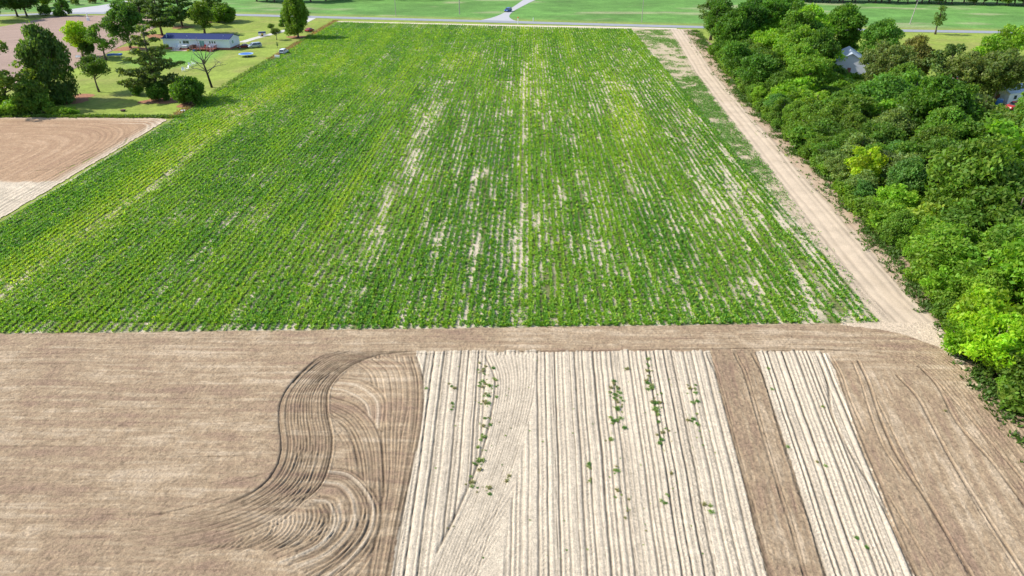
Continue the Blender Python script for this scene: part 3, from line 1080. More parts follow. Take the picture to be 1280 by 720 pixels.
def brown_fields():
    # field left of the crop
    G = Grid(-185, -82, 60, 168, 0.22)
    X, Y = G.X, G.Y
    edge = -86.2 + .4 * (vnoise(X * 0, Y, 1.2, 3) - .5)
    ax = np.maximum(X + 112, 0)
    ay = np.maximum(Y - 135, 0)
    q = ((ax * 1.05) ** 3.2 + (ay * .92) ** 3.2 + .01) ** (1 / 3.2)
    c, h = brown_base(X, Y, q * 1.0)
    G.c[:] = G.c + 0
    c = c * .55 + np.array(BROWN) * 1.02 * .45
    G.c[:] = c * np.array((1.08, .97, .93))
    G.h[:] = h * 1.5
    lo = sstep(121, 119.5, Y + .01 * X + 1.5 * (vnoise(X, Y, 2, 5) - .5))[..., None]
    st = fbm(X, Y * 3.5 + X * .8, 5, 6, 3)
    G.c[:] = G.c * (1 - lo) + PALE * .93 * (.8 + .4 * st)[..., None] * lo
    for k in range(9):
        m = 24.6 - k * .55
        T = np.exp(-((q - m - .3 * (vnoise(X, Y, 9, k) - .5)) / .14) ** 2)
        G.c *= (1 + (.15 if k % 2 else -.15) * T)[..., None]
        G.h -= .05 * T * (k % 2 == 0)
    pale = (sstep(3.2, .4, edge - X) * .75)[..., None]
    G.c[:] = G.c * (1 - pale) + PALE * pale * (.9 + .2 * st)[..., None]
    pale = (sstep(162.8, 165.0, Y) * .5)[..., None]
    G.c[:] = G.c * (1 - pale) + SAND * pale
    for off in (.9, 1.7, 2.6, 3.4):
        T = np.exp(-((edge - X - off) / .15) ** 2)
        G.c *= (1 - .3 * T)[..., None]
        G.h -= .05 * T
    for p in ([(60, 213), (85, 209), (108, 201), (122, 192)], [(40, 214), (66, 212)], [(98, 195), (112, 190), (120, 187)], [(140, 188), (155, 180), (160, 170)]):
        G.groove(gp(p), .16, .10, .4, .06, fade=.25)
    for k, (a_, b_) in enumerate(((0, 0), (-7, 2), (-15, 4), (-22, 7))):
        T = G.line(gp([(150 + a_, 147 + b_), (185 + a_, 148 + b_), (203 + a_, 151 + b_ * .6), (207 + a_, 158 + b_ * .4), (196 + a_, 170 + b_), (160 + a_, 196 + b_), (110 + a_, 226 + b_)]), .30, fade=.15)
        G.c += T[..., None] * (PALE * 1.1 - G.c) * .6
        G.h += .06 * T
    msk = (X < edge) & ((np.maximum(X + 90.5, 0) / 5.2) ** 2.0 + (np.maximum(Y - 161, 0) / 5.2) ** 2.0 < 1) & (Y < 165.9 + .5 * (vnoise(X, Y * 0, 1.2, 4) - .5))
    G.build('left_soil_field', msk, .09, M_SOIL, 'bare brown soil field left of the crop')
    # far field top left
    G = Grid(-330, -130, 170, 360, .6)
    X, Y = G.X, G.Y
    poly = gp([(-70, 36), (0, 33.5), (38, 26.5), (64, 20.8), (90, 19.2), (160, 19.4), (200, 22), (196, 34), (170, 48), (120, 75), (60, 100), (0, 112), (-80, 118)])
    st = fbm(X + Y * .6, Y * 1.0 - X * .55, 30, 3, 4, 2.5)
    bl = fbm(X, Y, 16, 4, 3)
    G.c[:] = np.array((.33, .235, .185)) * (.80 + .28 * st + .14 * bl)[..., None]
    G.h[:] = .05 * (st - .5)
    G.build('far_soil_field', in_poly(X, Y, poly), .07, M_SOIL, 'bare mauve brown field near the upper left road')


brown_fields()


# ------------------------------------------------------------------ trees
def fol(P, nrm, size, rng, jitter=.8, elong=1.0):
    """diamond leaves at P facing roughly nrm"""
    N = len(P)
    n = nrm + rng.normal(0, jitter, (N, 3))
    n /= np.linalg.norm(n, axis=1)[:, None] + 1e-9
    a = np.cross(n, rng.normal(0, 1, (N, 3)))
    a /= np.linalg.norm(a, axis=1)[:, None] + 1e-9
    b = np.cross(n, a)
    s = (size * rng.uniform(.6, 1.35, N))[:, None]
    l, w_ = s * elong, s * .62
    return np.stack([P - a * l, P + b * w_ + a * l * .1, P + a * l, P - b * w_ + a * l * .1], 1).reshape(-1, 3)


def sph(n, rng, up=0.0):
    v = rng.normal(0, 1, (n, 3))
    v /= np.linalg.norm(v, axis=1)[:, None]
    v[:, 2] += up
    v /= np.linalg.norm(v, axis=1)[:, None]
    return v


def crown_mesh(name, lobes, density, size, rng, parent, tint=None, elong=1.15, jitter=.95, two=0.25, base_up=.25):
    """lobes: list of (cx,cy,cz,rx,ry,rz,tone)"""
    Vs, Cs = [], []
    for (cx, cy, cz, rx, ry, rz, tone) in lobes:
        area = 4 * PI * ((rx * ry) ** .8 + (rx * rz) ** .8 + (ry * rz) ** .8) / 3 * 1.0
        n = max(12, int(area * density))
        d = sph(n, rng, base_up)
        # lumpy surface, so a lobe breaks up into leaf clumps
        ph = rng.uniform(0, 6, 6)
        lump = 1 + .16 * np.sin(d[:, 0] * 6 + ph[0]) * np.sin(d[:, 1] * 6 + ph[1]) + .12 * np.sin(d[:, 2] * 8 + ph[2] + d[:, 0] * 5)
        rad = rng.uniform(.62, 1.14, n) * lump
        P = np.array((cx, cy, cz)) + d * np.array((rx, ry, rz)) * rad[:, None]
        Vs.append(fol(P, d, np.full(n, size), rng, jitter, elong))
        # leaf tone varies at random around the tone of its lobe
        v = tone * rng.uniform(.78, 1.22, n)
        c = np.stack([v * rng.uniform(.85, 1.25, n), v, v * rng.uniform(.8, 1.2, n)], 1)
        Cs.append(c)
    V = np.vstack(Vs)
    C = np.vstack(Cs)
    return np_mesh(name, V, np.arange(len(V)).reshape(-1, 4), C, 'FACE', False, M_LEAF, parent)


def trunk_mesh(h, r, tips, rng, parent, material=None, name='trunk', bend=.3):
    mb = MB()
    p = [(0, 0, -.1)]
    for k in range(1, 6):
        f = k / 5
        p.append((bend * math.sin(f * 2.4) * .6, bend * math.sin(f * 3.1 + 1) * .4, h * f))
    mb.tube(p, [r * (1.35 if k == 0 else 1 - .16 * k) for k in range(6)], 8)
    for (tx, ty, tz) in tips:
        z0 = min(h * .95, max(h * .3, tz * .62))
        f = z0 / h
        b = np.array((bend * math.sin(f * 2.4) * .6, bend * math.sin(f * 3.1 + 1) * .4, z0))
        t = np.array((tx, ty, tz))
        m = (b + t) / 2 + np.array((0, 0, -.08 * np.linalg.norm(t - b)))
        mb.tube([b, m, t], [r * .42, r * .28, r * .08], 5)
    return mb.build(name, material or M_BARK, parent, True)


def broadleaf(name, h, rad, seed, size=.24, dens=11.0, low=.25, lobe=.30, nl=34, shape='round', trunk_r=None, tone_var=.25):
    rng = np.random.default_rng(seed)
    root = empty(name)
    lobes = []
    zc = h * (1 + low) / 2
    zr = h * (1 - low) / 2
    k = 0
    tries = 0
    while k < nl and tries < 4000:
        tries += 1
        d = rng.normal(0, 1, 3)
        d /= np.linalg.norm(d)
        rr = rng.uniform(.25, .86) ** .6
        if shape == 'dome':
            q = rng.uniform(.62, .82)
            hz = math.hypot(d[0], d[1]) + 1e-6
            hr = hz if d[2] > 0 else max(hz, rng.uniform(.45, .95))
            x, y, zz = d[0] / hz * hr * rad * q, d[1] / hz * hr * rad * q, zc + d[2] * zr * q * (1 if d[2] > 0 else 1.15)
            lr = rad * lobe * rng.uniform(.8, 1.2)
        elif shape == 'cone':
            z = rng.uniform(0, 1) ** 1.3
            wr = (1 - z) ** .75 * .95 + .05
            x, y, zz = d[0] * rad * wr * .8, d[1] * rad * wr * .8, low * h + z * h * (1 - low) * .95
            lr = rad * lobe * (.55 + .6 * (1 - z))
        else:
            x, y, zz = d[0] * rad * rr, d[1] * rad * rr, zc + d[2] * zr * rr * .95
            lr = rad * lobe * rng.uniform(.65, 1.25)
        tone = 1 + rng.normal(0, tone_var * .5)
        lobes.append((x, y, max(zz, lr * .55), lr * rng.uniform(.9, 1.25), lr * rng.uniform(.9, 1.25), lr * rng.uniform(.62, .9), tone))
        k += 1
    trunk_mesh(h * .8, trunk_r or (.02 * h + .08), [l[:3] for l in lobes[::3]], rng, root)
    crown_mesh('crown', lobes, dens, size, rng, root)
    return root


def pine(name, h, rad, seed, size=.26, dens=10.0, low=.2, n_br=30, clump=.9):
    rng = np.random.default_rng(seed)
    root = empty(name)
    lobes = []
    tips = []
    for k in range(n_br):
        f = (k + rng.uniform(0, .8)) / n_br
        z = h * (low + (1 - low) * f * .96)
        az = k * 2.4 + rng.uniform(-.4, .4)
        L = rad * (1 - f ** 1.8) ** .8 * rng.uniform(.6, 1.1) + .3
        m = max(1, int(L / 1.2))
        for j in range(m):
            q = (j + 1) / m
            r_ = clump * rng.uniform(.65, 1.15) * (.7 + .45 * (1 - f))
            lobes.append((math.cos(az) * L * q + rng.normal(0, .2), math.sin(az) * L * q + rng.normal(0, .2), z + .22 * L * q + rng.normal(0, .15), r_ * 1.15, r_ * 1.15, r_ * .5, 1 + rng.normal(0, .12)))
        tips.append((math.cos(az) * L, math.sin(az) * L, z + .22 * L))
    mb = MB()
    mb.tube([(0, 0, -.1), (.1, 0, h * .3), (-.05, .1, h * .65), (0, 0, h * .98)], [.022 * h, .016 * h, .011 * h, .03], 8)
    for t in tips:
        b = np.array((0, 0, t[2] - .25 * math.hypot(t[0], t[1])))
        mb.tube([b, (b + np.array(t)) / 2, t], [.07, .05, .02], 4)
    mb.build('trunk', M_BARK, root, True)
    crown_mesh('crown', lobes, dens, size, rng, root, elong=1.5, jitter=1.2)
    return root


def bare_tree(name, h, seed, material, spread=.5, twigs=9, r=.2, lean=(0, 0)):
    rng = np.random.default_rng(seed)
    root = empty(name)
    mb = MB()
    top = np.array((lean[0], lean[1], h * .6))
    mb.tube([(0, 0, -.1), top * .5 + np.array((.1, 0, 0)), top], [r, r * .8, r * .55], 7)
    mb.build('trunk', material, root, True)
    br = MB()
    for k in range(twigs):
        f = rng.uniform(.45, 1)
        b = top * f
        az = k * 2.4 + rng.uniform(-.5, .5)
        L = h * spread * rng.uniform(.5, 1)
        e = b + np.array((math.cos(az) * L * .8, math.sin(az) * L * .8, L * rng.uniform(.3, .9)))
        mid = (b + e) / 2 + rng.normal(0, .06 * L, 3)
        br.tube([b, mid, e], [r * .42, r * .28, r * .10], 5)
        for j in range(4):
            q = rng.uniform(.4, 1)
            b2 = mid + (e - mid) * q
            e2 = b2 + rng.normal(0, .22, 3) * L + np.array((0, 0, .12 * L))
            br.tube([b2, e2], [r * .2, r * .05], 4)
    return root, br


PROTO = {
    'oak': broadleaf('leafy_tree', 10, 4.6, 21, nl=44, low=.14, lobe=.27),
    'oak_b': broadleaf('leafy_tree', 9, 4.2, 22, nl=38, low=.1, lobe=.30),
    'maple': broadleaf('leafy_tree', 11, 4.0, 23, nl=42, low=.12, lobe=.26),
    'elm': broadleaf('leafy_tree', 8, 3.6, 24, nl=30, low=.08, lobe=.33),
    'bush': broadleaf('shrub', 3.6, 2.3, 25, nl=20, low=.0, lobe=.36, size=.19, dens=17),
    'bush_b': broadleaf('shrub', 2.8, 2.0, 26, nl=16, low=.0, lobe=.4, size=.18, dens=18),
    'big': broadleaf('leafy_tree', 16, 7.2, 27, nl=80, low=.12, lobe=.21, size=.30, dens=8),
    'tall': broadleaf('leafy_tree', 20, 6.0, 28, nl=80, low=.1, lobe=.22, size=.30, dens=8),
    'cone': broadleaf('leafy_tree', 13, 4.2, 29, nl=60, low=.06, lobe=.24, shape='cone', size=.26),
    'dome': broadleaf('leafy_tree', 13, 6.0, 35, nl=90, low=.02, lobe=.24, shape='dome', size=.27, dens=9),
    'ball': broadleaf('round_bush', 6, 3.4, 36, nl=60, low=.0, lobe=.28, shape='dome', size=.2, dens=14),
    'loose': broadleaf('leafy_tree', 11, 4.6, 30, nl=30, low=.28, lobe=.24, size=.24, dens=9),
    'pine': pine('pine_tree', 16, 5.0, 31, n_br=36, low=.15),
    'pine_b': pine('pine_tree', 13, 4.2, 32, n_br=30, low=.12, clump=1.05),
    'stem': broadleaf('slender_tree', 11, 1.7, 33, nl=22, low=.12, lobe=.42, size=.22, dens=9),
    'small': broadleaf('small_tree', 9, 3.9, 34, nl=26, low=.42, lobe=.30, size=.22, dens=11),
}
BASEH = {'dome': 13, 'ball': 6, 'oak': 10, 'oak_b': 9, 'maple': 11, 'elm': 8, 'bush': 3.6, 'bush_b': 2.8, 'big': 16, 'tall': 20, 'cone': 13, 'loose': 11, 'pine': 16, 'pine_b': 13, 'stem': 11, 'small': 9}
USED = set()
GREEN = {
    'deep': (.060, .122, .022), 'mid': (.075, .160, .024), 'fresh': (.110, .205, .024), 'lime': (.190, .300, .018),
    'yellow': (.290, .370, .030), 'olive': (.115, .145, .045), 'grey': (.125, .175, .055), 'pine': (.050, .095, .035), 'brown': (.150, .130, .060), 'blue': (.065, .155, .040),
}


def plant(kind, x, y, h, tint, label, cat='tree', group=None, wide=1.0, rz=None, name=None, z=0.0):
    p = PROTO[kind]
    if kind in USED:
        o = copy_tree(p)
    else:
        USED.add(kind)
        o = p
    s = h / BASEH[kind]
    o.location = (x, y, z)
    o.scale = (s * wide, s * wide, s)
    o.rotation_euler = (0, 0, random.uniform(0, 6.28) if rz is None else rz)
    if name:
        o.name = name
    c = GREEN[tint] if isinstance(tint, str) else tint
    lift = 1.06 + .55 * max(0, .16 - c[1]) / .16
    rr0 = .80 if c[0] > .7 * c[1] else (.88 if c[0] > .5 * c[1] else 1.0)
    c = (c[0] * 1.65 * lift * rr0, c[1] * 1.5 * lift, c[2] * 1.25)
    j = random.uniform(.88, 1.14)
    for ch in o.children:
        if ch.name.startswith('crown'):
            ch.color = (c[0] * j * random.uniform(.92, 1.1), c[1] * j, c[2] * j, 1)
    tag(o, label, cat, group)
    return o


def top_at(px, py, h):
    return g(px, py, h)


PLANTED = []


def plant_top(kind, px, py, h, tint, label, **k):
    x, y = top_at(px, py, h)
    PLANTED.append((x, y, BASEH[kind] and h * .3))
    return plant(kind, x, y, h, tint, label, **k)


def plant_base(kind, px, py, h, tint, label, **k):
    x, y = g(px, py)
    return plant(kind, x, y, h, tint, label, **k)


# --- trees one can tell apart in the right hand wood (crown tops measured, heights chosen)
TW = 'trees of the wood beside the track'
plant_top('dome', 1185, 92, 16, (.040, .105, .015), 'largest dark green rounded oak in the middle of the right hand wood', wide=1.0)
plant_top('dome', 1112, 92, 13, (.060, .150, .028), 'mid green broad tree left of the largest dark oak', wide=1.15)
plant_top('oak_b', 1150, 88, 12.5, (.075, .165, .025), 'fresh green tree between the brownish pines and the dark oak')
plant_top('tall', 940, -6, 20, (.036, .100, .018), 'tall dark green tree at the far end of the wood by the road')
plant_top('tall', 972, -12, 21, (.045, .118, .018), 'tall tree right of the darkest far tree, near the road', wide=1.0)
plant_top('tall', 905, -8, 19, (.040, .110, .020), 'tall tree at the far corner of the wood above the track mouth')
plant_base('loose', 888, 50, 16, (.045, .095, .035), 'greyish green tree overhanging the track mouth at the road', wide=1.1)
plant_top('dome', 990, -4, 19, (.042, .112, .016), 'dense tall tree at the right end of the far dark group', wide=.9)
plant_top('dome', 955, -14, 20, (.036, .098, .018), 'dense tall tree in the centre of the far dark group', wide=.8)
plant_top('dome', 922, 8, 17, (.046, .120, .018), 'dense leafy tree in front of the far dark group', wide=.85)
plant_top('maple', 925, 44, 13, (.050, .130, .022), 'leafy tree on the wood edge just below the tallest far trees')
plant_top('oak', 955, 62, 12, (.052, .130, .022), 'rounded tree on the wood edge where the track narrows')
plant_top('dome', 1060, 3, 17, (.058, .140, .018), 'smooth domed mid green tree behind the white house', wide=.95)
plant_top('dome', 1018, 24, 15, (.040, .105, .020), 'dark tree left of the domed tree')
plant_top('dome', 1108, 22, 14, (.060, .145, .025), 'green tree right of the domed tree')
plant_top('oak', 1018, 58, 11, (.036, .092, .016), 'dark tree just left of the white house')
plant_top('dome', 1150, 42, 15, (.115, .120, .040), 'reddish brown tinged tree behind the wood', wide=.72)
plant_top('big', 1118, 50, 15, (.095, .125, .045), 'olive grey pine right of the white house')
plant_top('loose', 1195, 52, 14, (.085, .115, .042), 'thin crowned olive pine standing before the far meadow')
plant_top('big', 1228, 62, 13, (.100, .125, .045), 'pale olive pine beside the yard with the red truck', wide=1.1)
plant_top('big', 1262, 60, 14, (.080, .110, .038), 'olive pine above the grey roof at the right edge', wide=1.1)
plant_top('pine_b', 1235, 118, 12, (.080, .105, .040), 'open pine in front of the right hand yard')
plant_top('pine', 1262, 140, 10, (.110, .140, .050), 'low branching pine at the right edge near the red truck')
plant_top('dome', 1028, 34, 16, (.044, .112, .018), 'dark leafy tree between the tall far group and the domed tree', wide=.8)
plant_top('tall', 1000, 2, 20, (.050, .120, .018), 'tall tree ending the far dark group on the right')
plant_top('elm', 1250, 38, 12, (.120, .230, .025), 'bright green tree at the right edge by the road')
plant_top('elm', 1276, 26, 12, (.150, .250, .028), 'rightmost bright yellow green tree by the road')
plant_top('bush', 1228, 183, 6, (.055, .140, .025), 'round green bush beside the leafless grey tree')
plant_top('elm', 1091, 178, 9, (.210, .300, .018), 'bright yellow green tree among darker crowns near the track', wide=.8)
plant_top('elm', 1138, 182, 9, (.140, .185, .070), 'greyish pale green tree right of the bright yellow one')
plant_top('oak', 1270, 392, 8, (.150, .275, .014), 'bright lime green tree at the near end of the wood', wide=1.0)
plant_top('elm', 1215, 400, 5.0, (.135, .255, .016), 'lime green low tree nearest the corner of the field')
plant_top('elm', 1245, 355, 8, (.120, .240, .016), 'light green tree behind the bright lime one')
plant_top('bush', 1158, 255, 6, (.220, .270, .040), 'yellow tipped small tree low in the wood')
plant_base('stem', 1169, 43, 13, (.070, .120, .035), 'slender lone tree on the grass beside the road at right')

# --- the rest of the wood
rw = random.Random(12)
cells = []
tries = 0
while len(cells) < 215 and tries < 20000:
    tries += 1
    y = rw.uniform(40, 262)
    e = float(woods_edge(y))
    lim = 46 if y < 130 else 44
    x = e + 1.6 + rw.random() ** 1.25 * lim
    # only where the wood is
    if x > 50 + y * .36 + 12:
        continue
    if y > 205 and x > 92:
        continue
    gxh, gyh = g(1062, 85)
    if math.hypot(x - 101, y - 222) < 13:
        continue
    din = x - e
    if y > 138 and x > 97:
        continue
    
    # low cover in front of the yard
    h = 3.8 + 7.6 * (1 - math.exp(-din / 7.0)) * rw.uniform(.75, 1.2)
    if y > 190:
        h *= 1.25
    if din > 6 and rw.random() < .16:
        h *= 1.35
    if y > 165 and abs(x - y * .452) < 7.0:
        h = rw.uniform(3.2, 4.6)
    r_ = .36 * h + .3
    if any((x - a) ** 2 + (y - b) ** 2 < (.82 * (r_ + c)) ** 2 for a, b, c in cells):
        continue
    if any((x - a) ** 2 + (y - b) ** 2 < (3.2) ** 2 for a, b, c in PLANTED):
        continue
    cells.append((x, y, r_))
    kind = rw.choice(['oak', 'oak_b', 'maple', 'elm', 'dome', 'oak_b', 'dome']) if h > 5 else rw.choice(['bush', 'elm', 'bush'])
    t = vnoise(np.array([x]), np.array([y]), 16, 3)[0] + rw.uniform(-.28, .28)
    if y < 85:
        t += .22
    if t < .28:
        tn, col = 'dark green', 'deep'
    elif t < .55:
        tn, col = 'mid green', 'mid'
    elif t < .85:
        tn, col = 'fresh green', 'fresh'
    else:
        tn, col = 'light yellowish green', (.125, .235, .020)
    if rw.random() < .07:
        tn, col = 'greyish green', 'grey'
    if rw.random() < .10:
        tn, col = 'bluish green', 'blue'
    part = 'near' if y < 95 else ('middle' if y < 160 else 'far')
    what = 'leafy tree' if h > 5 else 'low tree'
    plant(kind, x, y, h, col, '%s %s crowded into the %s part of the right hand wood' % (tn, what, part), group='%s %ss in the %s part of the wood' % (tn, what, part), wide=rw.uniform(1.0, 1.3) if kind != 'dome' else rw.uniform(.85, 1.0))
print('woods', len(cells), tries)

# undergrowth at the foot of the wood
k = 0
yy = 44.0
while yy < 262:
    x = float(woods_edge(yy)) + rw.uniform(.5, 1.7)
    plant(rw.choice(['bush', 'bush_b']), x, yy, rw.uniform(1.8, 3.6), rw.choice(['mid', 'fresh', 'mid', 'deep']), 'low leafy bush at the foot of the wood along the sandy track', 'bush', 'bushes along the foot of the wood', wide=rw.uniform(.85, 1.15))
    yy += rw.uniform(2.2, 3.8)
    k += 1


# --- leafless trees
def finish_bare(root, br, material, x, y, label, s=1.0):
    br.build('branches', material, root, True)
    root.location = (x, y, 0)
    root.scale = (s, s, s)
    tag(root, label, 'tree')


x, y = g(1212, 182, 8)
r_, b_ = bare_tree('dead_tree', 9.5, 4, M_BARK_PALE, .42, 12, .2)
finish_bare(r_, b_, M_BARK_PALE, x, y, 'leafless pale grey dead tree standing in the wood')
x, y = g(1266, 318, 8)
r_, b_ = bare_tree('dead_snag', 9, 6, M_BARK_PALE, .30, 6, .22, (1.0, 0))
finish_bare(r_, b_, M_BARK_PALE, x, y, 'pale bare snag leaning at the right edge of the wood')
x, y = g(265, 109.5)
r_, b_ = bare_tree('burnt_tree', 12.5, 9, M_CHAR, .42, 5, .34, (-1.4, .4))
for e in ((-5.5, -.5, 5.2), (5.2, 0, 6.4), (-3.2, 1, 10.2), (1.6, -.5, 12.0), (-1.8, .5, 13), (3.0, .5, 10)):
    b0 = np.array((-.8, .2, 4.4 if e[2] < 7 else 6.5))
    m = (b0 + np.array(e)) / 2 + np.array((0, 0, .5))
    b_.tube([b0, m, e], [.15, .10, .03], 5)
    for j in range(4):
        t = random.uniform(.3, 1)
        q = m + (np.array(e) - m) * t
        b_.tube([q, q + np.array((random.uniform(-1, 1), random.uniform(-.6, .6), random.uniform(.2, 1.1)))], [.05, .02], 4)
finish_bare(r_, b_, mat('grey_branch_bark', (.20, .18, .16), .9, noise=.3), x, y, 'leafless tree with blackened trunk and grey branches on the lawn')

# --- yard trees at the left
plant_base('dome', 72, 127, 22,  (.040, .082, .028), 'huge dark tree at the lower left corner of the yard', wide=.60, z=-2.0)
plant_base('loose', 14, 138, 17, (.105, .165, .035), 'loose light green tree at the left edge of the photo', wide=1.1)
plant_base('elm', 44, 140, 9, (.080, .150, .030), 'light green low tree between the huge dark tree and the left edge')
plant_base('maple', 104, 72, 13.5, (.200, .290, .020), 'yellow green tree at the edge of the far bare field', wide=.95)
plant_base('oak_b', 111, 73, 8, (.035, .085, .018), 'dark tree tucked against the yellow green one', wide=.7)
plant_base('loose', 133, 75, 12, (.075, .160, .025), 'light airy green tree above the blue covered table', wide=1.05)
plant_base('small', 124, 115, 10, (.038, .085, .022), 'small dark tree with a bare lower trunk in the lower yard', wide=.95)
plant_base('big', 163, 60, 17, (.035, .090, .025), 'dark broad evergreen left of the house', wide=.85)
plant_base('pine', 203, 44, 19, (.042, .085, .035), 'tall dark pine beyond the left end of the house', wide=1.2)
plant_base('pine_b', 228, 33, 18, (.050, .095, .035), 'dark pine behind the house near the road', wide=1.2)
plant_base('pine', 178, 30, 20, (.045, .090, .035), 'dark pine furthest left behind the house', wide=1.2)
plant_base('maple', 256, 42, 14, (.070, .145, .022), 'green tree directly behind the house roof', wide=1.0)
plant_base('pine_b', 266, 26, 16, (.045, .085, .030), 'dark pine beside the road behind the round bush')
plant_base('ball', 281, 28, 8.0, (.052, .125, .015), 'dense round green tree by the road behind the house', wide=1.15)
plant_base('dome', 373, 47, 17, (.072, .135, .018), 'egg shaped dense green tree beside the driveway', wide=.64)
plant_base('cone', 354, 33, 6, (.050, .110, .020), 'small conical tree behind the egg shaped one')
plant_base('small', 346, 50, 4.5, (.080, .120, .040), 'thin young tree beside the gravel driveway', name='sapling')
plant_base('small', 340, 40, 3.4, (.070, .120, .030), 'tiny sapling on the far side of the driveway', name='sapling')
plant_base('stem', 347, 60, 2.6, (.160, .180, .110), 'pale thin sapling next to the white car', name='sapling')
plant_base('pine', 199, 124, 19, (.062, .100, .042), 'tall spreading pine in the lower yard', wide=1.08)
plant_base('bush', 201, 125, 5.8, (.040, .095, .018), 'dark round bush under the tall spreading pine', 'bush' and None) if False else None
plant_base('ball', 200, 125.5, 5.0, (.040, .095, .018), 'dark round bush under the tall spreading pine', cat='bush', wide=1.0)
plant_base('bush_b', 172, 119, 2.8, (.035, .085, .018), 'small dark bush left of the tall spreading pine', cat='bush')
plant_base('ball', 238, 130, 7.2, (.040, .105, .016), 'dense dark round bush near the corner of the crop', cat='bush', wide=1.0)
for i, (px, py, hh) in enumerate(((4, 141, 5), (22, 143, 4.2), (38, 142, 5), (55, 141, 4), (-12, 143, 5))):
    plant_base('bush', px, py, hh, ('mid', 'fresh', 'deep')[i % 3], 'rank green bush in the thicket at the lower left of the yard', cat='bush', group='bushes in the lower left thicket', wide=1.2)
for i, px in enumerate((66, 76, 88, 30, 12)):
    plant_base('bush_b', px, 143.5, 1.9, 'fresh', 'low bright bush at the edge of the left bare field', cat='bush', group='low bushes edging the left bare field', wide=1.3)
# trees round the far road at top left
for i, (px, py, hh, kd, tn, lb) in enumerate((
        (-4, 26, 17, 'big', (.030, .070, .025), 'very dark tree in the upper left corner'),
        (22, 20.5, 15, 'oak', (.032, .072, .022), 'dark tree with several trunks beside the upper left road'),
        (34, 20.5, 14, 'oak', (.030, .068, .022), 'dark broad tree right of the several trunked one'),
        (57, 19.5, 5, 'bush', (.042, .100, .022), 'dark green bush beside the upper left road'),
        (80, 19.8, 13, 'cone', (.038, .100, .022), 'conical green tree between the road and the far bare field'),
        (47, 11, 9, 'maple', (.110, .170, .025), 'yellowish tree beyond the upper left road'),
        (60, 9, 8, 'elm', (.130, .190, .025), 'light green low tree beyond the upper left road'),
        (95, 6, 4, 'bush', (.090, .120, .035), 'olive bush on the rough bank beyond the road'),
        (116, 4, 4, 'bush', (.120, .110, .060), 'brownish bush on the rough bank beyond the road'),
        (132, 2, 4, 'bush', (.110, .100, .070), 'mauve brown bush on the rough bank near the lane'),
        (70, 2, 10, 'oak_b', (.045, .100, .025), 'dark tree on the bank beyond the upper left road'))):
    plant_base(kd, px, py, hh, tn, lb, cat='bush' if kd == 'bush' else 'tree')
# edge of the far woods
for i in range(11):
    x = -148 + i * 6.2 + rw.uniform(-1, 1)
    plant(rw.choice(['oak', 'big', 'oak_b']), x, 402 + rw.uniform(-5, 9) + max(0, (i - 5)) * 2.4, rw.uniform(12, 15), 'deep', 'dark tree in the far wood beyond the road, upper left', group='far dark trees at upper left')
for i in range(9):
    x = -100 + i * 7.0 + rw.uniform(-1, 1)
    plant(rw.choice(['oak', 'oak_b']), x, 419 + rw.uniform(-2, 6), rw.uniform(12, 15), 'deep', 'dark tree at the top edge beyond the far meadow, centre left', group='far dark trees at top centre')
for row in range(2):
    for i in range(22):
        x = 122 + i * 8.0 + rw.uniform(-1.5, 1.5)
        plant(rw.choice(['oak', 'oak_b', 'elm', 'maple']), x, 411 - .13 * (x - 122) + row * 7 + rw.uniform(-2, 2), rw.uniform(10, 14), rw.choice(['deep', 'deep', 'mid']), 'dark tree in the line beyond the far meadow, upper right', group='far tree line at upper right')


# --- small weeds scattered on the white sandy beds
def weed_protos():
    out = []
    for s in range(4):
        rng = np.random.default_rng(60 + s)
        n = 26 + s * 6
        P = np.c_[rng.normal(0, .09, n), rng.normal(0, .09, n), rng.uniform(0, .06, n)]
        V, V2 = leaf_tris(P, np.full(n, .13), (.02, .02), .05, 2, rng, .3)
        V = V.reshape(-1, 3, 3)
        V2 = V2.reshape(-1, 3, 3)
        Q = np.stack([V2[:, 2], V[:, 1], V[:, 2], V[:, 0]], 1).reshape(-1, 3)
        c = np.tile(((.16, .28, .06), (.22, .30, .08), (.12, .24, .05), (.28, .27, .12))[s], (n * 2, 1)) * rng.uniform(.7, 1.3, (n * 2, 1))
        o = np_mesh('weed', Q, np.arange(n * 8).reshape(-1, 4), c, 'FACE', False, M_CROP)
        out.append(o)
    return out


WP = weed_protos()
first = set()
rw = random.Random(3)
spots = []
CL = [(604, 462, 6, 5), (607, 478, 9, 14), (611, 488, 8, 10), (606, 505, 6, 7), (607, 527, 7, 6), (603, 545, 5, 3), (598, 578, 9, 7), (592, 605, 10, 6), (612, 612, 7, 3), (636, 598, 6, 4), (565, 485, 5, 4), (567, 505, 5, 3),
      (770, 488, 6, 5), (771, 500, 8, 12), (775, 512, 6, 6), (771, 530, 8, 6), (762, 548, 4, 3), (782, 462, 4, 4), (810, 460, 5, 6), (812, 480, 7, 12), (820, 500, 6, 6), (821, 513, 5, 6), (820, 528, 4, 2), (828, 545, 8, 8), (737, 583, 5, 5), (737, 602, 4, 3),
      (768, 618, 6, 3), (784, 637, 6, 4), (770, 590, 5, 4), (866, 485, 7, 5), (871, 505, 6, 4), (866, 525, 6, 4), (870, 537, 6, 4), (838, 600, 8, 3), (885, 638, 8, 3), (831, 625, 6, 4)]
for cx, cy, r_, n in CL:
    for k in range(int(n * 1.5)):
        spots.append((cx + rw.gauss(0, r_ * .55), cy + rw.gauss(0, r_ * .75), rw.choice((.35, .5, .5, .7, .9, 1.15))))
for k in range(95):
    spots.append((rw.uniform(520, 900), rw.uniform(450, 700), rw.uniform(.2, .5)))
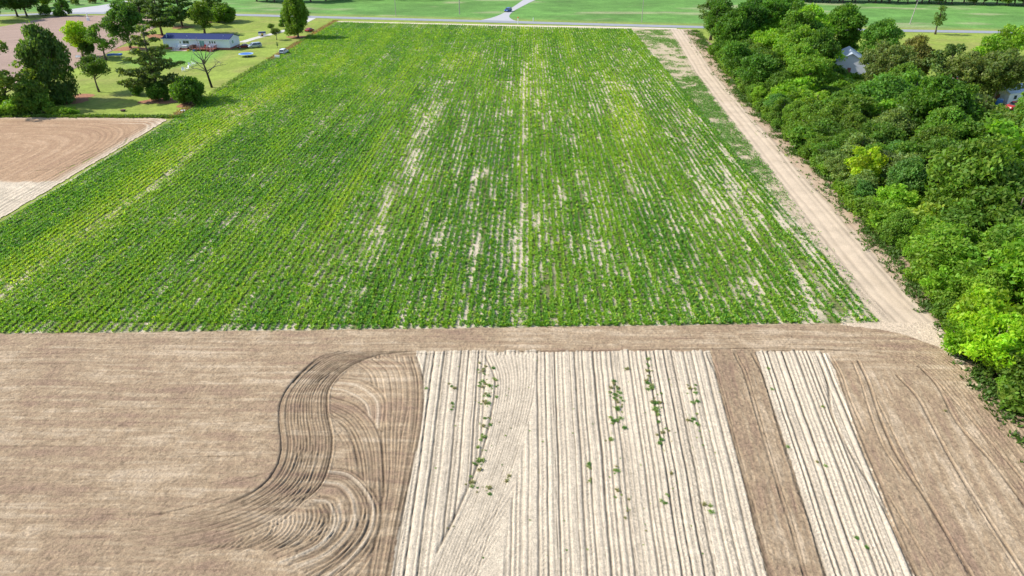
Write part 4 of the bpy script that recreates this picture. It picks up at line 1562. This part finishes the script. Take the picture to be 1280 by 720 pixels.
for p in ((1021, 579), (1031, 584), (1070, 674), (1083, 686), (1028, 510), (965, 488), (533, 487), (1181, 545 - 30), (960, 462), (984, 560)):
    spots.append((p[0], p[1], .9))
for i, (px, py, s) in enumerate(spots):
    x, y = g(px, py)
    k = rw.randrange(4)
    if k in first:
        o = WP[k].copy()
        COL.objects.link(o)
    else:
        first.add(k)
        o = WP[k]
    o.location = (x, y, .12)
    o.rotation_euler = (0, 0, rw.uniform(0, 6))
    o.scale = (s, s, s)
    tag(o, 'small green weed sprouting from the white sandy beds', 'weed', 'weeds on the white sandy beds')


# ------------------------------------------------------------------ buildings
def mobile_home():
    a = np.array(g(205.8, 61.2))
    b = np.array(g(288, 62.5))
    L = float(np.linalg.norm(b - a))
    ang = math.atan2(*(b - a)[::-1])
    root = empty('mobile_home', (a[0], a[1], 0), ang)
    W, z0, z1, zr = 8.4, .75, 3.5, 4.75
    tag(root, 'long white mobile home with dark blue roof and brick skirting', 'house')
    MB().box(0.05, L - .05, .05, W - .05, 0, z0).build('skirting', M_BRICK, root)
    wl = MB().box(0, L, 0, W, z0, z1)
    wl.add([(L, 0, z1), (L, W, z1), (L, W / 2, zr - .06)], [(0, 1, 2)])
    wl.add([(0, 0, z1), (0, W, z1), (0, W / 2, zr - .06)], [(1, 0, 2)])
    for i in range(1, 18):                              # lap siding lines
        z = z0 + i * (z1 - z0) / 18
        wl.box(0, L, -.012, 0, z - .10, z - .075)
        wl.box(L, L + .012, 0, W, z - .10, z - .075)
    wl.build('wall', M_SIDING, root)
    rf = MB()
    rf.prism([(0, 0), (0, 0)], 0, 0) if False else None
    o_ = .35
    v = [(-o_, -o_, z1 - .02), (L + o_, -o_, z1 - .02), (L + o_, W / 2, zr), (-o_, W / 2, zr), (L + o_, W + o_, z1 - .02), (-o_, W + o_, z1 - .02)]
    v2 = [(p[0], p[1], p[2] + .14) for p in v]
    rf.add(v + v2, [(6, 7, 8, 9), (9, 8, 10, 11), (1, 0, 3, 2), (2, 3, 5, 4), (0, 1, 7, 6), (4, 5, 11, 10), (1, 2, 8, 7), (2, 4, 10, 8), (3, 0, 6, 9), (5, 3, 9, 11)])
    roof = rf.build('roof', M_ROOF, root)
    MB().box(-o_, L + o_, W / 2 - .15, W / 2 + .15, zr + .12, zr + .18).build('ridge_cap', M_ROOF, roof)
    MB().box(-o_ - .02, L + o_ + .02, -o_ - .06, -o_ - .01, z1 - .10, z1 + .10).build('gutter', M_WHITE, roof)
    for px, py in ((8.6, 1.6), (21.8, 2.4)):
        MB().tube([(px, py, z1 + .2), (px, py, z1 + 1.05)], .08).build('vent_pipe', M_WHITE, roof)
    MB().tube([(1.3, .8, z1 + .1), (1.3, .8, z1 + 1.5)], .14).build('vent_pipe', mat('blue_vent', (.35, .5, .62), .5), roof)

    def window(x, w_, zb, zt, m, name='window'):
        f = MB().box(x - w_ / 2 - .1, x + w_ / 2 + .1, -.06, -.014, zb - .1, zt + .1).build(name, M_WHITE, root)
        MB().box(x - w_ / 2, x - .04, -.09, -.062, zb, zt).box(x + .04, x + w_ / 2, -.09, -.062, zb, zt).build('pane', m, f)
        return f
    s = L / 915.0
    d = MB().box(240 * s - .55, 240 * s + .55, -.06, -.014, z0 + .2, z0 + 2.3).build('door', M_WHITE, root)
    MB().box(240 * s - .2, 240 * s + .2, -.075, -.062, z0 + 1.3, z0 + 1.95).build('pane', M_GLASS, d)
    window(318 * s, 2.2, z0 + 1.25, z0 + 2.2, M_GLASS)
    w_ = window(540 * s, 1.7, z0 + .15, z0 + 2.25, M_TEAL, 'patio_door')
    for k in (-.9, .0, .9):
        MB().box(685 * s + k - .22, 685 * s + k + .22, -.06, -.014, z0 + 1.45, z0 + 2.15).build('window', M_GLASS, root)
    for x in (470 * s, 800 * s):
        window(x, .5, z0 + 1.4, z0 + 2.1, M_GLASS) if x < 0 else None
    f = MB().box(L + .014, L + .06, 2.2, 3.4, z0 + 1.0, z0 + 2.2).build('window', M_WHITE, root)
    MB().box(L + .062, L + .08, 2.3, 3.3, z0 + 1.1, z0 + 2.1).build('pane', M_TEAL, f)
    # corner trim
    MB().box(L - .12, L + .03, -.03, -.014, z0, z1 - .1).box(L + .014, L + .03, -.03, .12, z0, z1 - .1).build('corner_trim', M_WHITE, root)

    # timber deck (stands by itself)
    c, si = math.cos(ang), math.sin(ang)
    x0, x1 = 418 * s, 745 * s
    dk = empty('wooden_deck', (a[0] + c * x0, a[1] + si * x0, 0), ang)
    tag(dk, 'red stained timber deck with railings along the mobile home', 'deck')
    D = x1 - x0
    fl = MB()
    n = int(3.0 / .16)
    for i in range(n):
        fl.box(0, D, -.12 - (i + 1) * .16, -.12 - i * .16 - .015, z0 - .05, z0)
    fl.box(0, D, -3.12, -3.06, z0 - .3, z0 - .06)
    fl.build('floor', M_REDWOOD, dk)
    for x in np.arange(.06, D, 1.15):
        MB().box(x - .07, x + .07, -3.12, -2.98, 0, z0 + 1.05).build('post', M_REDWOOD, dk)
    for y in (-2.05, -1.0):
        for x in (.06, D - .06):
            MB().box(x - .07, x + .07, y - .07, y + .07, 0, z0 + 1.05).build('post', M_REDWOOD, dk)
    rl = MB().box(0, D - 2.0, -3.12, -3.02, z0 + .95, z0 + 1.03).box(0, D - 2.0, -3.1, -3.04, z0 + .15, z0 + .22)
    rl.box(-.05, .03, -3.0, -.2, z0 + .95, z0 + 1.03).box(D - .03, D + .05, -3.0, -.2, z0 + .95, z0 + 1.03)
    for x in np.arange(.2, D - 2.0, .28):
        rl.box(x - .025, x + .025, -3.09, -3.05, z0 + .2, z0 + .96)
    for y in np.arange(-2.9, -.3, .28):
        rl.box(D - .02, D + .03, y - .025, y + .025, z0 + .1, z0 + .96)
        rl.box(-.02, .03, y - .025, y + .025, z0 + .1, z0 + .96)
    rl.build('railing', M_REDWOOD, dk)
    st = MB()
    for k in range(4):
        st.box(D - 1.9, D - .2, -3.45 - k * .3, -3.16 - k * .3, z0 - .2 - k * .17, z0 - .15 - k * .17)
    st.box(D - 1.96, D - 1.90, -4.4, -3.13, .05, z0 - .1).box(D - .2, D - .14, -4.4, -3.13, .05, z0 - .1)
    st.build('stairs', M_REDWOOD, dk)

    def loc(x, y):
        return (a[0] + c * x - si * y, a[1] + si * x + c * y)
    # white steps with rails at the front door
    p = loc(205 * s, -.15)
    ws = empty('entry_steps', (p[0], p[1], 0), ang)
    tag(ws, 'white railed entry steps at the front door of the mobile home', 'steps')
    tr = MB().box(-.9, .9, -1.2, 0, z0 - .08, z0)
    for k in range(4):
        tr.box(-.9, .9, -1.5 - k * .3, -1.2 - k * .3, z0 - .22 - k * .16, z0 - .17 - k * .16)
    tr.build('treads', M_WHITE, ws)
    for x in (-.95, .95):
        r2 = MB().tube([(x, 0, z0 + .95), (x, -1.2, z0 + .95), (x, -2.4, .95)], .05, 5)
        for y, za, zb in ((0, 0, z0 + .95), (-.4, z0, z0 + .95), (-.8, z0, z0 + .95), (-1.2, 0, z0 + .95), (-1.6, .4, z0 + .75), (-2.0, .2, z0 + .45), (-2.4, 0, .95)):
            r2.tube([(x, y, za), (x, y, zb)], .05, 5)
        r2.build('railing', M_WHITE, ws)
    p = loc(262 * s, -2.3)
    MBp = MB().box(-3.2, 2.6, -1.2, 1.2, 0, .06)
    o = MBp.build('patio_slab', mat('pink_concrete', (.55, .38, .32), .9, noise=.1), None)
    o.location = (p[0], p[1], 0)
    o.rotation_euler = (0, 0, ang)
    tag(o, 'pinkish patio slab at the foot of the white entry steps', 'patio')
    # heat pump and its platform
    p = loc(310 * s, -1.0)
    ac = empty('heat_pump', (p[0], p[1], 0), ang)
    tag(ac, 'pale heat pump on a brick base beneath the front window', 'heat pump')
    MB().box(-1.1, 1.1, -.6, .6, 0, .7).build('base', M_BRICK, ac)
    cs = MB().box(-.9, .9, -.5, .5, .7, 1.5).build('casing', M_WHITE, ac)
    fan = MB()
    for k in range(6):
        fan.box(-.7, .7, -.53, -.503, .82 + k * .1, .86 + k * .1)
    fan.build('grille', M_METAL, cs)
    # deck furniture
    zt = z0
    p = loc(595 * s, -1.2)
    ch = empty('deck_chair', (p[0], p[1], zt), ang)
    tag(ch, 'red chair standing on the timber deck', 'chair')
    MB().box(-.35, .35, -.35, .35, .42, .5).build('seat', M_RED, ch)
    MB().box(-.35, .35, .28, .36, .5, 1.15).build('backrest', M_RED, ch)
    for x in (-.3, .3):
        for y in (-.3, .3):
            MB().box(x - .04, x + .04, y - .04, y + .04, 0, .42).build('leg', M_RED, ch)
    p = loc(455 * s, -1.4)
    gr = empty('barbecue_grill', (p[0], p[1], zt), ang)
    tag(gr, 'dark covered grill at the left end of the deck', 'grill')
    MB().prism([(-.6, .5), (.6, .5), (.62, .85), (.4, 1.15), (-.4, 1.15), (-.62, .85)], -.32, .32).build('hood', M_DARK, gr)
    MB().box(-.5, .5, -.28, .28, 0, .5).build('cabinet', M_DARK, gr)
    p = loc(650 * s, -1.7)
    tb = empty('deck_table', (p[0], p[1], zt), ang)
    tag(tb, 'pale table near the right end of the deck', 'table')
    MB().box(-.75, .75, -.45, .45, .7, .76).build('table_top', M_WHITE, tb)
    for x in (-.65, .65):
        for y in (-.35, .35):
            MB().tube([(x, y, 0), (x, y, .7)], .04, 5).build('leg', M_WHITE, tb)
    for xx, m, cl in ((398 * s, M_YELLOW, 'yellow'), (480 * s, M_BLUE, 'blue')):
        p = loc(xx, -3.6)
        t = empty('toy_bucket', (p[0], p[1], 0), ang)
        tag(t, '%s plastic tub lying on the grass in front of the deck' % cl, 'tub')
        MB().tube([(0, 0, 0), (0, 0, .45)], [.32, .45], 10).build('tub', m, t)
        MB().tube([(0, 0, .45), (0, 0, .5)], [.48, .48], 10).build('rim', m, t)


mobile_home()


def simple_house(name, x, y, rz, L, W, z1, zr, mw, mr, label, wins=4):
    root = empty(name, (x, y, 0), rz)
    tag(root, label, 'house')
    wl = MB().box(-L / 2, L / 2, -W / 2, W / 2, 0, z1)
    wl.add([(L / 2, -W / 2, z1), (L / 2, W / 2, z1), (L / 2, 0, zr - .08)], [(0, 1, 2)])
    wl.add([(-L / 2, -W / 2, z1), (-L / 2, W / 2, z1), (-L / 2, 0, zr - .08)], [(1, 0, 2)])
    wl.build('wall', mw, root)
    o_ = .4
    v = [(-L / 2 - o_, -W / 2 - o_, z1 - .05), (L / 2 + o_, -W / 2 - o_, z1 - .05), (L / 2 + o_, 0, zr), (-L / 2 - o_, 0, zr), (L / 2 + o_, W / 2 + o_, z1 - .05), (-L / 2 - o_, W / 2 + o_, z1 - .05)]
    v2 = [(p[0], p[1], p[2] + .15) for p in v]
    MB().add(v + v2, [(6, 7, 8, 9), (9, 8, 10, 11), (1, 0, 3, 2), (2, 3, 5, 4), (0, 1, 7, 6), (4, 5, 11, 10), (1, 2, 8, 7), (2, 4, 10, 8), (3, 0, 6, 9), (5, 3, 9, 11)]).build('roof', mr, root)
    for i in range(wins):
        xx = -L / 2 + L * (i + .5) / wins
        f = MB().box(xx - .6, xx + .6, -W / 2 - .05, -W / 2 - .01, 1.1, 2.3).build('window', M_WHITE, root)
        MB().box(xx - .5, xx + .5, -W / 2 - .07, -W / 2 - .052, 1.2, 2.2).build('pane', M_GLASS, f)
    d = MB().box(-L / 2 - .05, -L / 2 - .01, -.5, .5, .1, 2.1).build('door', M_BRICK, root)
    MB().box(-L / 2 - .08, -L / 2 - .052, .3, .4, 1.0, 1.1).build('handle', M_METAL, d)
    return root


x, y = g(1061, 90)
simple_house('cottage', x, y + 2, R(72), 13, 10, 3.2, 6.2, mat('white_siding', (.74, .76, .80), .6, noise=.04), M_GREYROOF, 'white house with pale grey roof half hidden by the wood')
x, y = g(1279, 118, 3)
simple_house('shed', x + 1, y + 6, R(20), 9, 6, 2.8, 4.2, M_WHITE, mat('pale_blue_roof', (.50, .58, .68), .5), 'pale roofed shed behind pines at the right edge', 2)


# ------------------------------------------------------------------ vehicles
def car(name, x, y, rz, paint, label, kind='suv', s=1.0, tail=False, cat='car'):
    root = empty(name, (x, y, 0), rz)
    root.scale = (s, s, s)
    tag(root, label, cat)
    if kind == 'suv':
        L, Wd, top = 4.6, .92, 1.72
        prof = [(-2.3, .32), (2.25, .32), (2.32, .60), (2.22, .92), (1.45, 1.04), (-2.25, 1.06), (-2.32, .7)]
        cab = [(1.38, 1.02), (.62, top - .06), (.3, top), (-1.9, top), (-2.1, top - .08), (-2.28, 1.02)]
    elif kind == 'van':
        L, Wd, top = 4.9, .98, 1.78
        prof = [(-2.4, .30), (2.4, .30), (2.48, .6), (2.3, .90), (1.75, 1.06), (-2.38, 1.06), (-2.45, .7)]
        cab = [(1.7, 1.02), (.75, top - .06), (.4, top), (-2.05, top), (-2.25, top - .1), (-2.4, 1.02)]
    else:
        L, Wd, top = 4.7, .90, 1.42
        prof = [(-2.35, .30), (2.3, .30), (2.4, .52), (2.3, .74), (1.25, .92), (-1.6, .96), (-2.3, .90), (-2.38, .6)]
        cab = [(1.2, .90), (.45, top - .04), (.2, top), (-.75, top), (-.95, top - .04), (-1.75, .93)]
    tap = lambda z: 1.0 if z < .95 else 1 - .22 * (z - .95) / (top - .9)
    b = MB().prism(prof, -Wd, Wd, lambda z: 1 if z > .5 else .96)
    b.prism(cab, -Wd * .96, Wd * .96, tap)
    body = b.build('body', paint, root)
    bv = body.modifiers.new('bevel', 'BEVEL')
    bv.width = .07
    bv.segments = 2
    # glass: side panes, windscreen, rear window set just proud of the cabin
    zb = 1.04 if kind != 'sedan' else .95
    zt = top - .10

    def cabx(z, front):
        pts = cab[:3] if front else cab[3:]
        pts = sorted(pts, key=lambda p: p[1])
        return float(np.interp(z, [p[1] for p in pts], [p[0] for p in pts]))
    for sd in (-1, 1):
        xs = [cabx(zb, True) - .14, cabx(zt, True) - .14, cabx(zt, False) + .14, cabx(zb, False) + .18]
        xm = (xs[1] + xs[2]) / 2
        for (xa, xb_, xc, xd) in ((xs[0], xs[1], xm + .05, xm + .05), (xm - .05, xm - .05, xs[2], xs[3])):
            ya, yb_ = sd * (Wd * .96 * tap(zb) + .012), sd * (Wd * .96 * tap(zt) + .012)
            vv = [(xa, ya, zb), (xb_, yb_, zt), (xc, yb_, zt), (xd, ya, zb)]
            v2 = [(p[0], p[1] - sd * .03, p[2]) for p in vv]
            MB().add(vv + v2, [(0, 1, 2, 3), (7, 6, 5, 4), (0, 4, 5, 1), (1, 5, 6, 2), (2, 6, 7, 3), (3, 7, 4, 0)]).build('side_window', M_GLASS, root)
    for fr in (True, False):
        e = .015 if fr else -.015
        xa, xb_ = cabx(zb + .03, fr) + e, cabx(zt, fr) + e
        ya, yb_ = Wd * .82 * tap(zb), Wd * .82 * tap(zt)
        vv = [(xa, -ya, zb + .03), (xa, ya, zb + .03), (xb_, yb_, zt), (xb_, -yb_, zt)]
        v2 = [(p[0] - (.03 if fr else -.03), p[1], p[2] - .01) for p in vv]
        MB().add(vv + v2, [(0, 1, 2, 3), (7, 6, 5, 4), (0, 4, 5, 1), (1, 5, 6, 2), (2, 6, 7, 3), (3, 7, 4, 0)]).build('windscreen' if fr else 'rear_window', M_GLASS, root)
    for sx in (-L * .30, L * .31):
        for sy in (-1, 1):
            wh = MB().tube([(sx, sy * (Wd - .16), .34), (sx, sy * (Wd + .03), .34)], .34, 16).build('wheel', M_DARK, root)
            MB().tube([(sx, sy * (Wd + .025), .34), (sx, sy * (Wd + .045), .34)], .20, 10).build('rim', M_METAL, wh)
    for sy in (-1, 1):
        MB().box(L / 2 - .14, L / 2 + .02, sy * .66 - .17, sy * .66 + .17, .62, .80).build('headlight', M_WHITE, root)
        MB().box(-L / 2 - .03, -L / 2 + .1, sy * .74 - .11, sy * .74 + .11, .72, 1.02).build('tail_light', M_RED, root)
    MB().box(L / 2 - .1, L / 2 + .035, -.85, .85, .34, .5).build('bumper', M_DARK, root)
    MB().box(-L / 2 - .045, -L / 2 + .1, -.85, .85, .34, .55).build('bumper', M_DARK, root)
    return root


x, y = g(305.5, 60)
car('parked_car', x, y, R(200), M_MAROON, 'dark red car parked at the end of the mobile home', 'sedan')
x, y = g(318.5, 59.5)
car('parked_minivan', x, y, R(222), M_SILVER, 'silver blue minivan beside the dark red car', 'van', cat='van')
x, y = g(355, 67)
car('parked_suv', x, y, R(88), M_CARWHITE, 'white suv parked alone on the lawn by the crop', 'suv')
x, y = g(387, 39.3)
car('parked_car', x, y, R(75), M_RED, 'red car parked beyond the egg shaped tree', 'sedan')
x, y = g(635, 14.6)
car('moving_car', x, y, R(245), M_CARBLUE, 'blue car driving on the pale side road', 'suv', 1.1)
x, y = g(1271, 138)
car('pickup', x, y + 1, R(200), M_RED, 'red vehicle parked behind pines at the right edge', 'suv', 1.15)
x, y = g(1203, 101)
car('parked_car', x, y, R(10), M_SILVER, 'pale blue grey car seen through the pines on the right', 'sedan', 1.15)
x, y = g(1256, 117)
car('parked_car', x, y, R(30), M_MAROON, 'maroon car glimpsed behind the right hand pines', 'suv', 1.0)
x, y = g(1248, 131)
bx = empty('blue_barrel', (x, y, 0))
tag(bx, 'blue barrel on the ground behind the right hand pines', 'barrel')
MB().tube([(0, 0, 0), (0, 0, .5), (0, 0, 1.1), (0, 0, 1.5)], [.7, .8, .8, .7], 12).build('drum', M_BLUE, bx)
MB().tube([(0, 0, 1.5), (0, 0, 1.56)], [.72, .72], 12).build('lid', M_SKYBLUE, bx)

# ------------------------------------------------------------------ yard things
x, y = g(308, 70.6)
tr = empty('trampoline', (x, y, 0))
tag(tr, 'round blue trampoline on the lawn', 'trampoline')
mb = MB().tube([(0, 0, .86), (0, 0, .90)], [1.95, 1.95], 28)
mb.build('mat', M_BLUE, tr)
mb = MB()
for k in range(28):
    a0, a1 = 2 * PI * k / 28, 2 * PI * (k + 1) / 28
    v = []
    for a_ in (a0, a1):
        for r_, z_ in ((1.97, .88), (2.45, .88), (2.45, .96), (1.97, .96)):
            v.append((r_ * math.cos(a_), r_ * math.sin(a_), z_))
    mb.add(v, [(0, 1, 5, 4), (1, 2, 6, 5), (2, 3, 7, 6), (3, 0, 4, 7)])
mb.build('edge_pad', M_SKYBLUE, tr)
for k in range(6):
    a_ = 2 * PI * k / 6
    MB().tube([(2.3 * math.cos(a_), 2.3 * math.sin(a_), 0), (2.3 * math.cos(a_), 2.3 * math.sin(a_), .88)], .04, 5).build('leg', M_METAL, tr)

x, y = g(328, 45)
tl = empty('utility_trailer', (x, y, 0), R(15))
tag(tl, 'small trailer with dark cover and yellow panel by the driveway', 'trailer')
MB().box(-1.4, 1.4, -.8, .8, .45, 1.2).build('box', M_WHITE, tl)
MB().prism([(-1.5, 1.2), (1.5, 1.2), (1.3, 1.6), (-1.3, 1.6)], -.9, .9).build('cover', mat('dark_blue_cover', (.02, .04, .14), .7), tl)
MB().box(-.3, .5, -.84, -.805, .5, 1.1).build('panel', M_YELLOW, tl)
for sy in (-1, 1):
    MB().tube([(0, sy * .82, .3), (0, sy * .98, .3)], .3, 12).build('wheel', M_DARK, tl)
MB().tube([(1.4, 0, .5), (2.3, 0, .4)], .05, 5).build('drawbar', M_METAL, tl)

x, y = g(144, 71.5)
tb = empty('covered_table', (x, y, 0), R(5))
tag(tb, 'long table under a bright blue cover below the airy tree', 'table')
MB().prism([(-2.4, .95), (-2.2, 1.12), (-.6, 1.18), (.4, 1.1), (2.2, 1.15), (2.4, .92), (2.3, .62), (-2.3, .66)], -.8, .8).build('cover', M_BLUE, tb)
for x_ in (-2, 2):
    for y_ in (-.6, .6):
        MB().tube([(x_, y_, 0), (x_, y_, .9)], .06, 5).build('leg', M_METAL, tb)


def lawn_chair(x, y, rz, label, s=1.2):
    c = empty('lawn_chair', (x, y, 0), rz)
    c.scale = (s, s, s)
    tag(c, label, 'chair', None)
    st = MB()
    for k in range(5):
        st.box(-.3, .3, -.3 + k * .12, -.21 + k * .12, .40, .43)
    st.build('seat', M_WHITE, c)
    bk = MB()
    for k in range(5):
        bk.add([(-.3 + k * .12, .3, .42), (-.2 + k * .12, .3, .42), (-.2 + k * .12, .5, 1.1), (-.3 + k * .12, .5, 1.1), (-.3 + k * .12, .33, .42), (-.2 + k * .12, .33, .42), (-.2 + k * .12, .53, 1.1), (-.3 + k * .12, .53, 1.1)],
               [(0, 1, 2, 3), (7, 6, 5, 4), (0, 4, 5, 1), (1, 5, 6, 2), (2, 6, 7, 3), (3, 7, 4, 0)])
    bk.build('backrest', M_WHITE, c)
    for sx in (-1, 1):
        MB().tube([(sx * .36, -.35, .65), (sx * .36, .35, .68)], .045, 5).build('armrest', M_WHITE, c)
        for sy in (-1, 1):
            MB().tube([(sx * .36, sy * .33, 0), (sx * .36, sy * .33, .66)], .035, 5).build('leg', M_WHITE, c)


for px, py, rz, lb in ((229.5, 89.5, .5, 'white lawn chair furthest left of the four on the grass'), (234.3, 87.5, -.6, 'white lawn chair second from the left on the grass'), (238.5, 83.5, 1.2, 'white lawn chair second from the right on the grass'), (242.5, 81.5, 2.4, 'white lawn chair furthest right of the four on the grass')):
    x, y = g(px, py)
    lawn_chair(x, y, rz, lb)

x, y = g(347, 75)
sg = empty('yard_sign', (x, y, 0), R(-12))
tag(sg, 'small white blank board on a post at the edge of the crop', 'sign')
MB().box(-.9, .9, -.05, .35, 1.35, 1.55).box(-.9, .9, -.03, .03, .9, 1.36).build('board', M_WHITE, sg)
for x_ in (-.6, .6):
    MB().tube([(x_, 0, 0), (x_, 0, 1.2)], .05, 5).build('post', M_METAL, sg)

x, y = g(154, 139)
fr = empty('fire_pit', (x, y, 0))
tag(fr, 'low dark fire pit on the lower lawn', 'fire pit')
MB().tube([(0, 0, 0), (0, 0, .35)], [.5, .62], 12).build('bowl', M_DARK, fr)
MB().tube([(0, 0, .35), (0, 0, .40)], [.66, .66], 12).build('rim', mat('rusty_rim', (.12, .06, .04), .9), fr)
x, y = g(229, 140)
ut = empty('utility_box', (x, y, 0), R(20))
tag(ut, 'low white utility box where lawn meets crop', 'utility box')
MB().box(-.45, .45, -.3, .3, 0, .4).build('case', M_WHITE, ut)
MB().box(-.5, .5, -.35, .35, .4, .46).build('lid', M_WHITE, ut)
x, y = g(98, 73)
bn = empty('garden_bench', (x, y, 0), R(10))
tag(bn, 'small white bench beside the yellow green tree', 'bench')
MB().box(-.8, .8, -.25, .25, .42, .5).build('seat', M_WHITE, bn)
MB().box(-.8, .8, .22, .28, .5, 1.0).build('backrest', M_WHITE, bn)
for x_ in (-.7, .7):
    MB().box(x_ - .05, x_ + .05, -.2, .2, 0, .42).build('leg', M_WHITE, bn)


# mulch rings under the yard trees
for i, (px, py, r_) in enumerate(((203, 45, 6), (228, 34, 4), (162, 61, 5), (199, 126, 4.2), (84, 124, 6), (266, 26.5, 5), (373, 46.5, 4), (110, 73, 4), (238, 131, 3))):
    x, y = g(px, py)
    pts = []
    for k in range(28):
        a_ = 2 * PI * k / 28
        rr_ = r_ * (1 + .2 * math.sin(a_ * 3 + i) + random.uniform(-.08, .08))
        pts.append((x + rr_ * math.cos(a_) * 1.15, y + rr_ * math.sin(a_) * .9, .024))
    me = bpy.data.meshes.new('pine_straw')
    me.from_pydata(pts, [], [tuple(range(28))])
    me.materials.append(bpy.data.materials.get('pine_straw') or mat('pine_straw', (.30, .13, .06), .95, noise=.3, nscale=1.5, bump=.05))
    o = bpy.data.objects.new('pine_straw', me)
    COL.objects.link(o)
    tag(o, 'reddish fallen needles on the ground beneath a yard tree', kind='stuff')


# ------------------------------------------------------------------ poles and wires
def pole(px, py, h, label, lean=0.0, arms=True, r=.16):
    x, y = g(px, py)
    o = empty('utility_pole', (x, y, 0))
    o.rotation_euler = (0, lean, 0)
    tag(o, label, 'pole', None)
    MB().tube([(0, 0, -.1), (0, 0, h)], [r, r * .65], 8).build('shaft', M_WOODPOLE, o)
    if arms:
        ca = MB().box(-1.2, 1.2, -.06, .06, h - .9, h - .75).build('crossarm', M_WOODPOLE, o)
        for k in (-1.05, 0, 1.05):
            MB().tube([(k, 0, h - .75), (k, 0, h - .5)], .07, 6).build('insulator', M_WHITE, ca)
    return x, y, h


pole(574.5, 18, 11, 'pale utility pole in the meadow left of the side road', arms=True, r=.24)
pole(495, 20.5, 11, 'thin utility pole in the meadow, leftmost of the row', arms=True, r=.14)
pole(802, 28, 11, 'thin utility pole in the meadow right of the side road', arms=True, r=.14)
pole(1137, 30.5, 10.5, 'leaning pale utility pole in the right hand meadow', R(6), r=.2)
xa, ya = g(1137, 30.5)
wm = MB()
prev = None
P0 = np.array(g(802, 28))
pts = [np.array((P0[0], P0[1], 10.4)), np.array((xa + 1.1, ya, 9.8)), np.array((xa + 78, ya - 14, 10.4))]
for k in (-1.05, 0, 1.05):
    for a_, b_ in zip(pts[1:-1], pts[2:]):
        L = []
        for j in range(13):
            t = j / 12
            p = a_ * (1 - t) + b_ * t
            L.append((p[0] + k, p[1] + k * .1, p[2] - 4 * .9 * t * (1 - t)))
        wm.tube(L, .025, 4)
o = wm.build('power_line', M_DARK)
tag(o, 'dark sagging power line running right from the leaning pole', 'cable')
# roadside markers
for px, py, hh, nm, lb, m in ((647.5, 30.5, 2.6, 'road_sign', 'orange topped white marker post beside the junction', True), (666.5, 26.5, 1.5, 'marker_post', 'short white marker post right of the junction', False), (110.5, 26, 3.4, 'well_head', 'white standpipe at the edge of the far bare field', False)):
    x, y = g(px, py)
    o = empty(nm, (x, y, 0))
    tag(o, lb, 'post')
    MB().tube([(0, 0, 0), (0, 0, hh)], .16 if nm != 'well_head' else .22, 6).build('post', M_WHITE, o)
    if m:
        MB().tube([(0, 0, hh), (0, 0, hh + .5)], .26, 8).build('cap', M_ORANGE, o)
    elif nm == 'well_head':
        MB().box(-.5, .5, -.4, .4, 0, 1.3).build('housing', M_WHITE, o)
x, y = g(141.5, 7)
o = empty('mailbox', (x, y, 0))
tag(o, 'dark mailbox on the verge of the upper left lane', 'mailbox')
MB().tube([(0, 0, 0), (0, 0, 1.1)], .08, 6).build('post', M_WOODPOLE, o)
MB().box(-.5, .5, -.3, .3, 1.1, 1.6).build('box', M_DARK, o)

for k, p in PROTO.items():
    if k not in USED:
        for ch in list(p.children):
            bpy.data.objects.remove(ch)
        bpy.data.objects.remove(p)
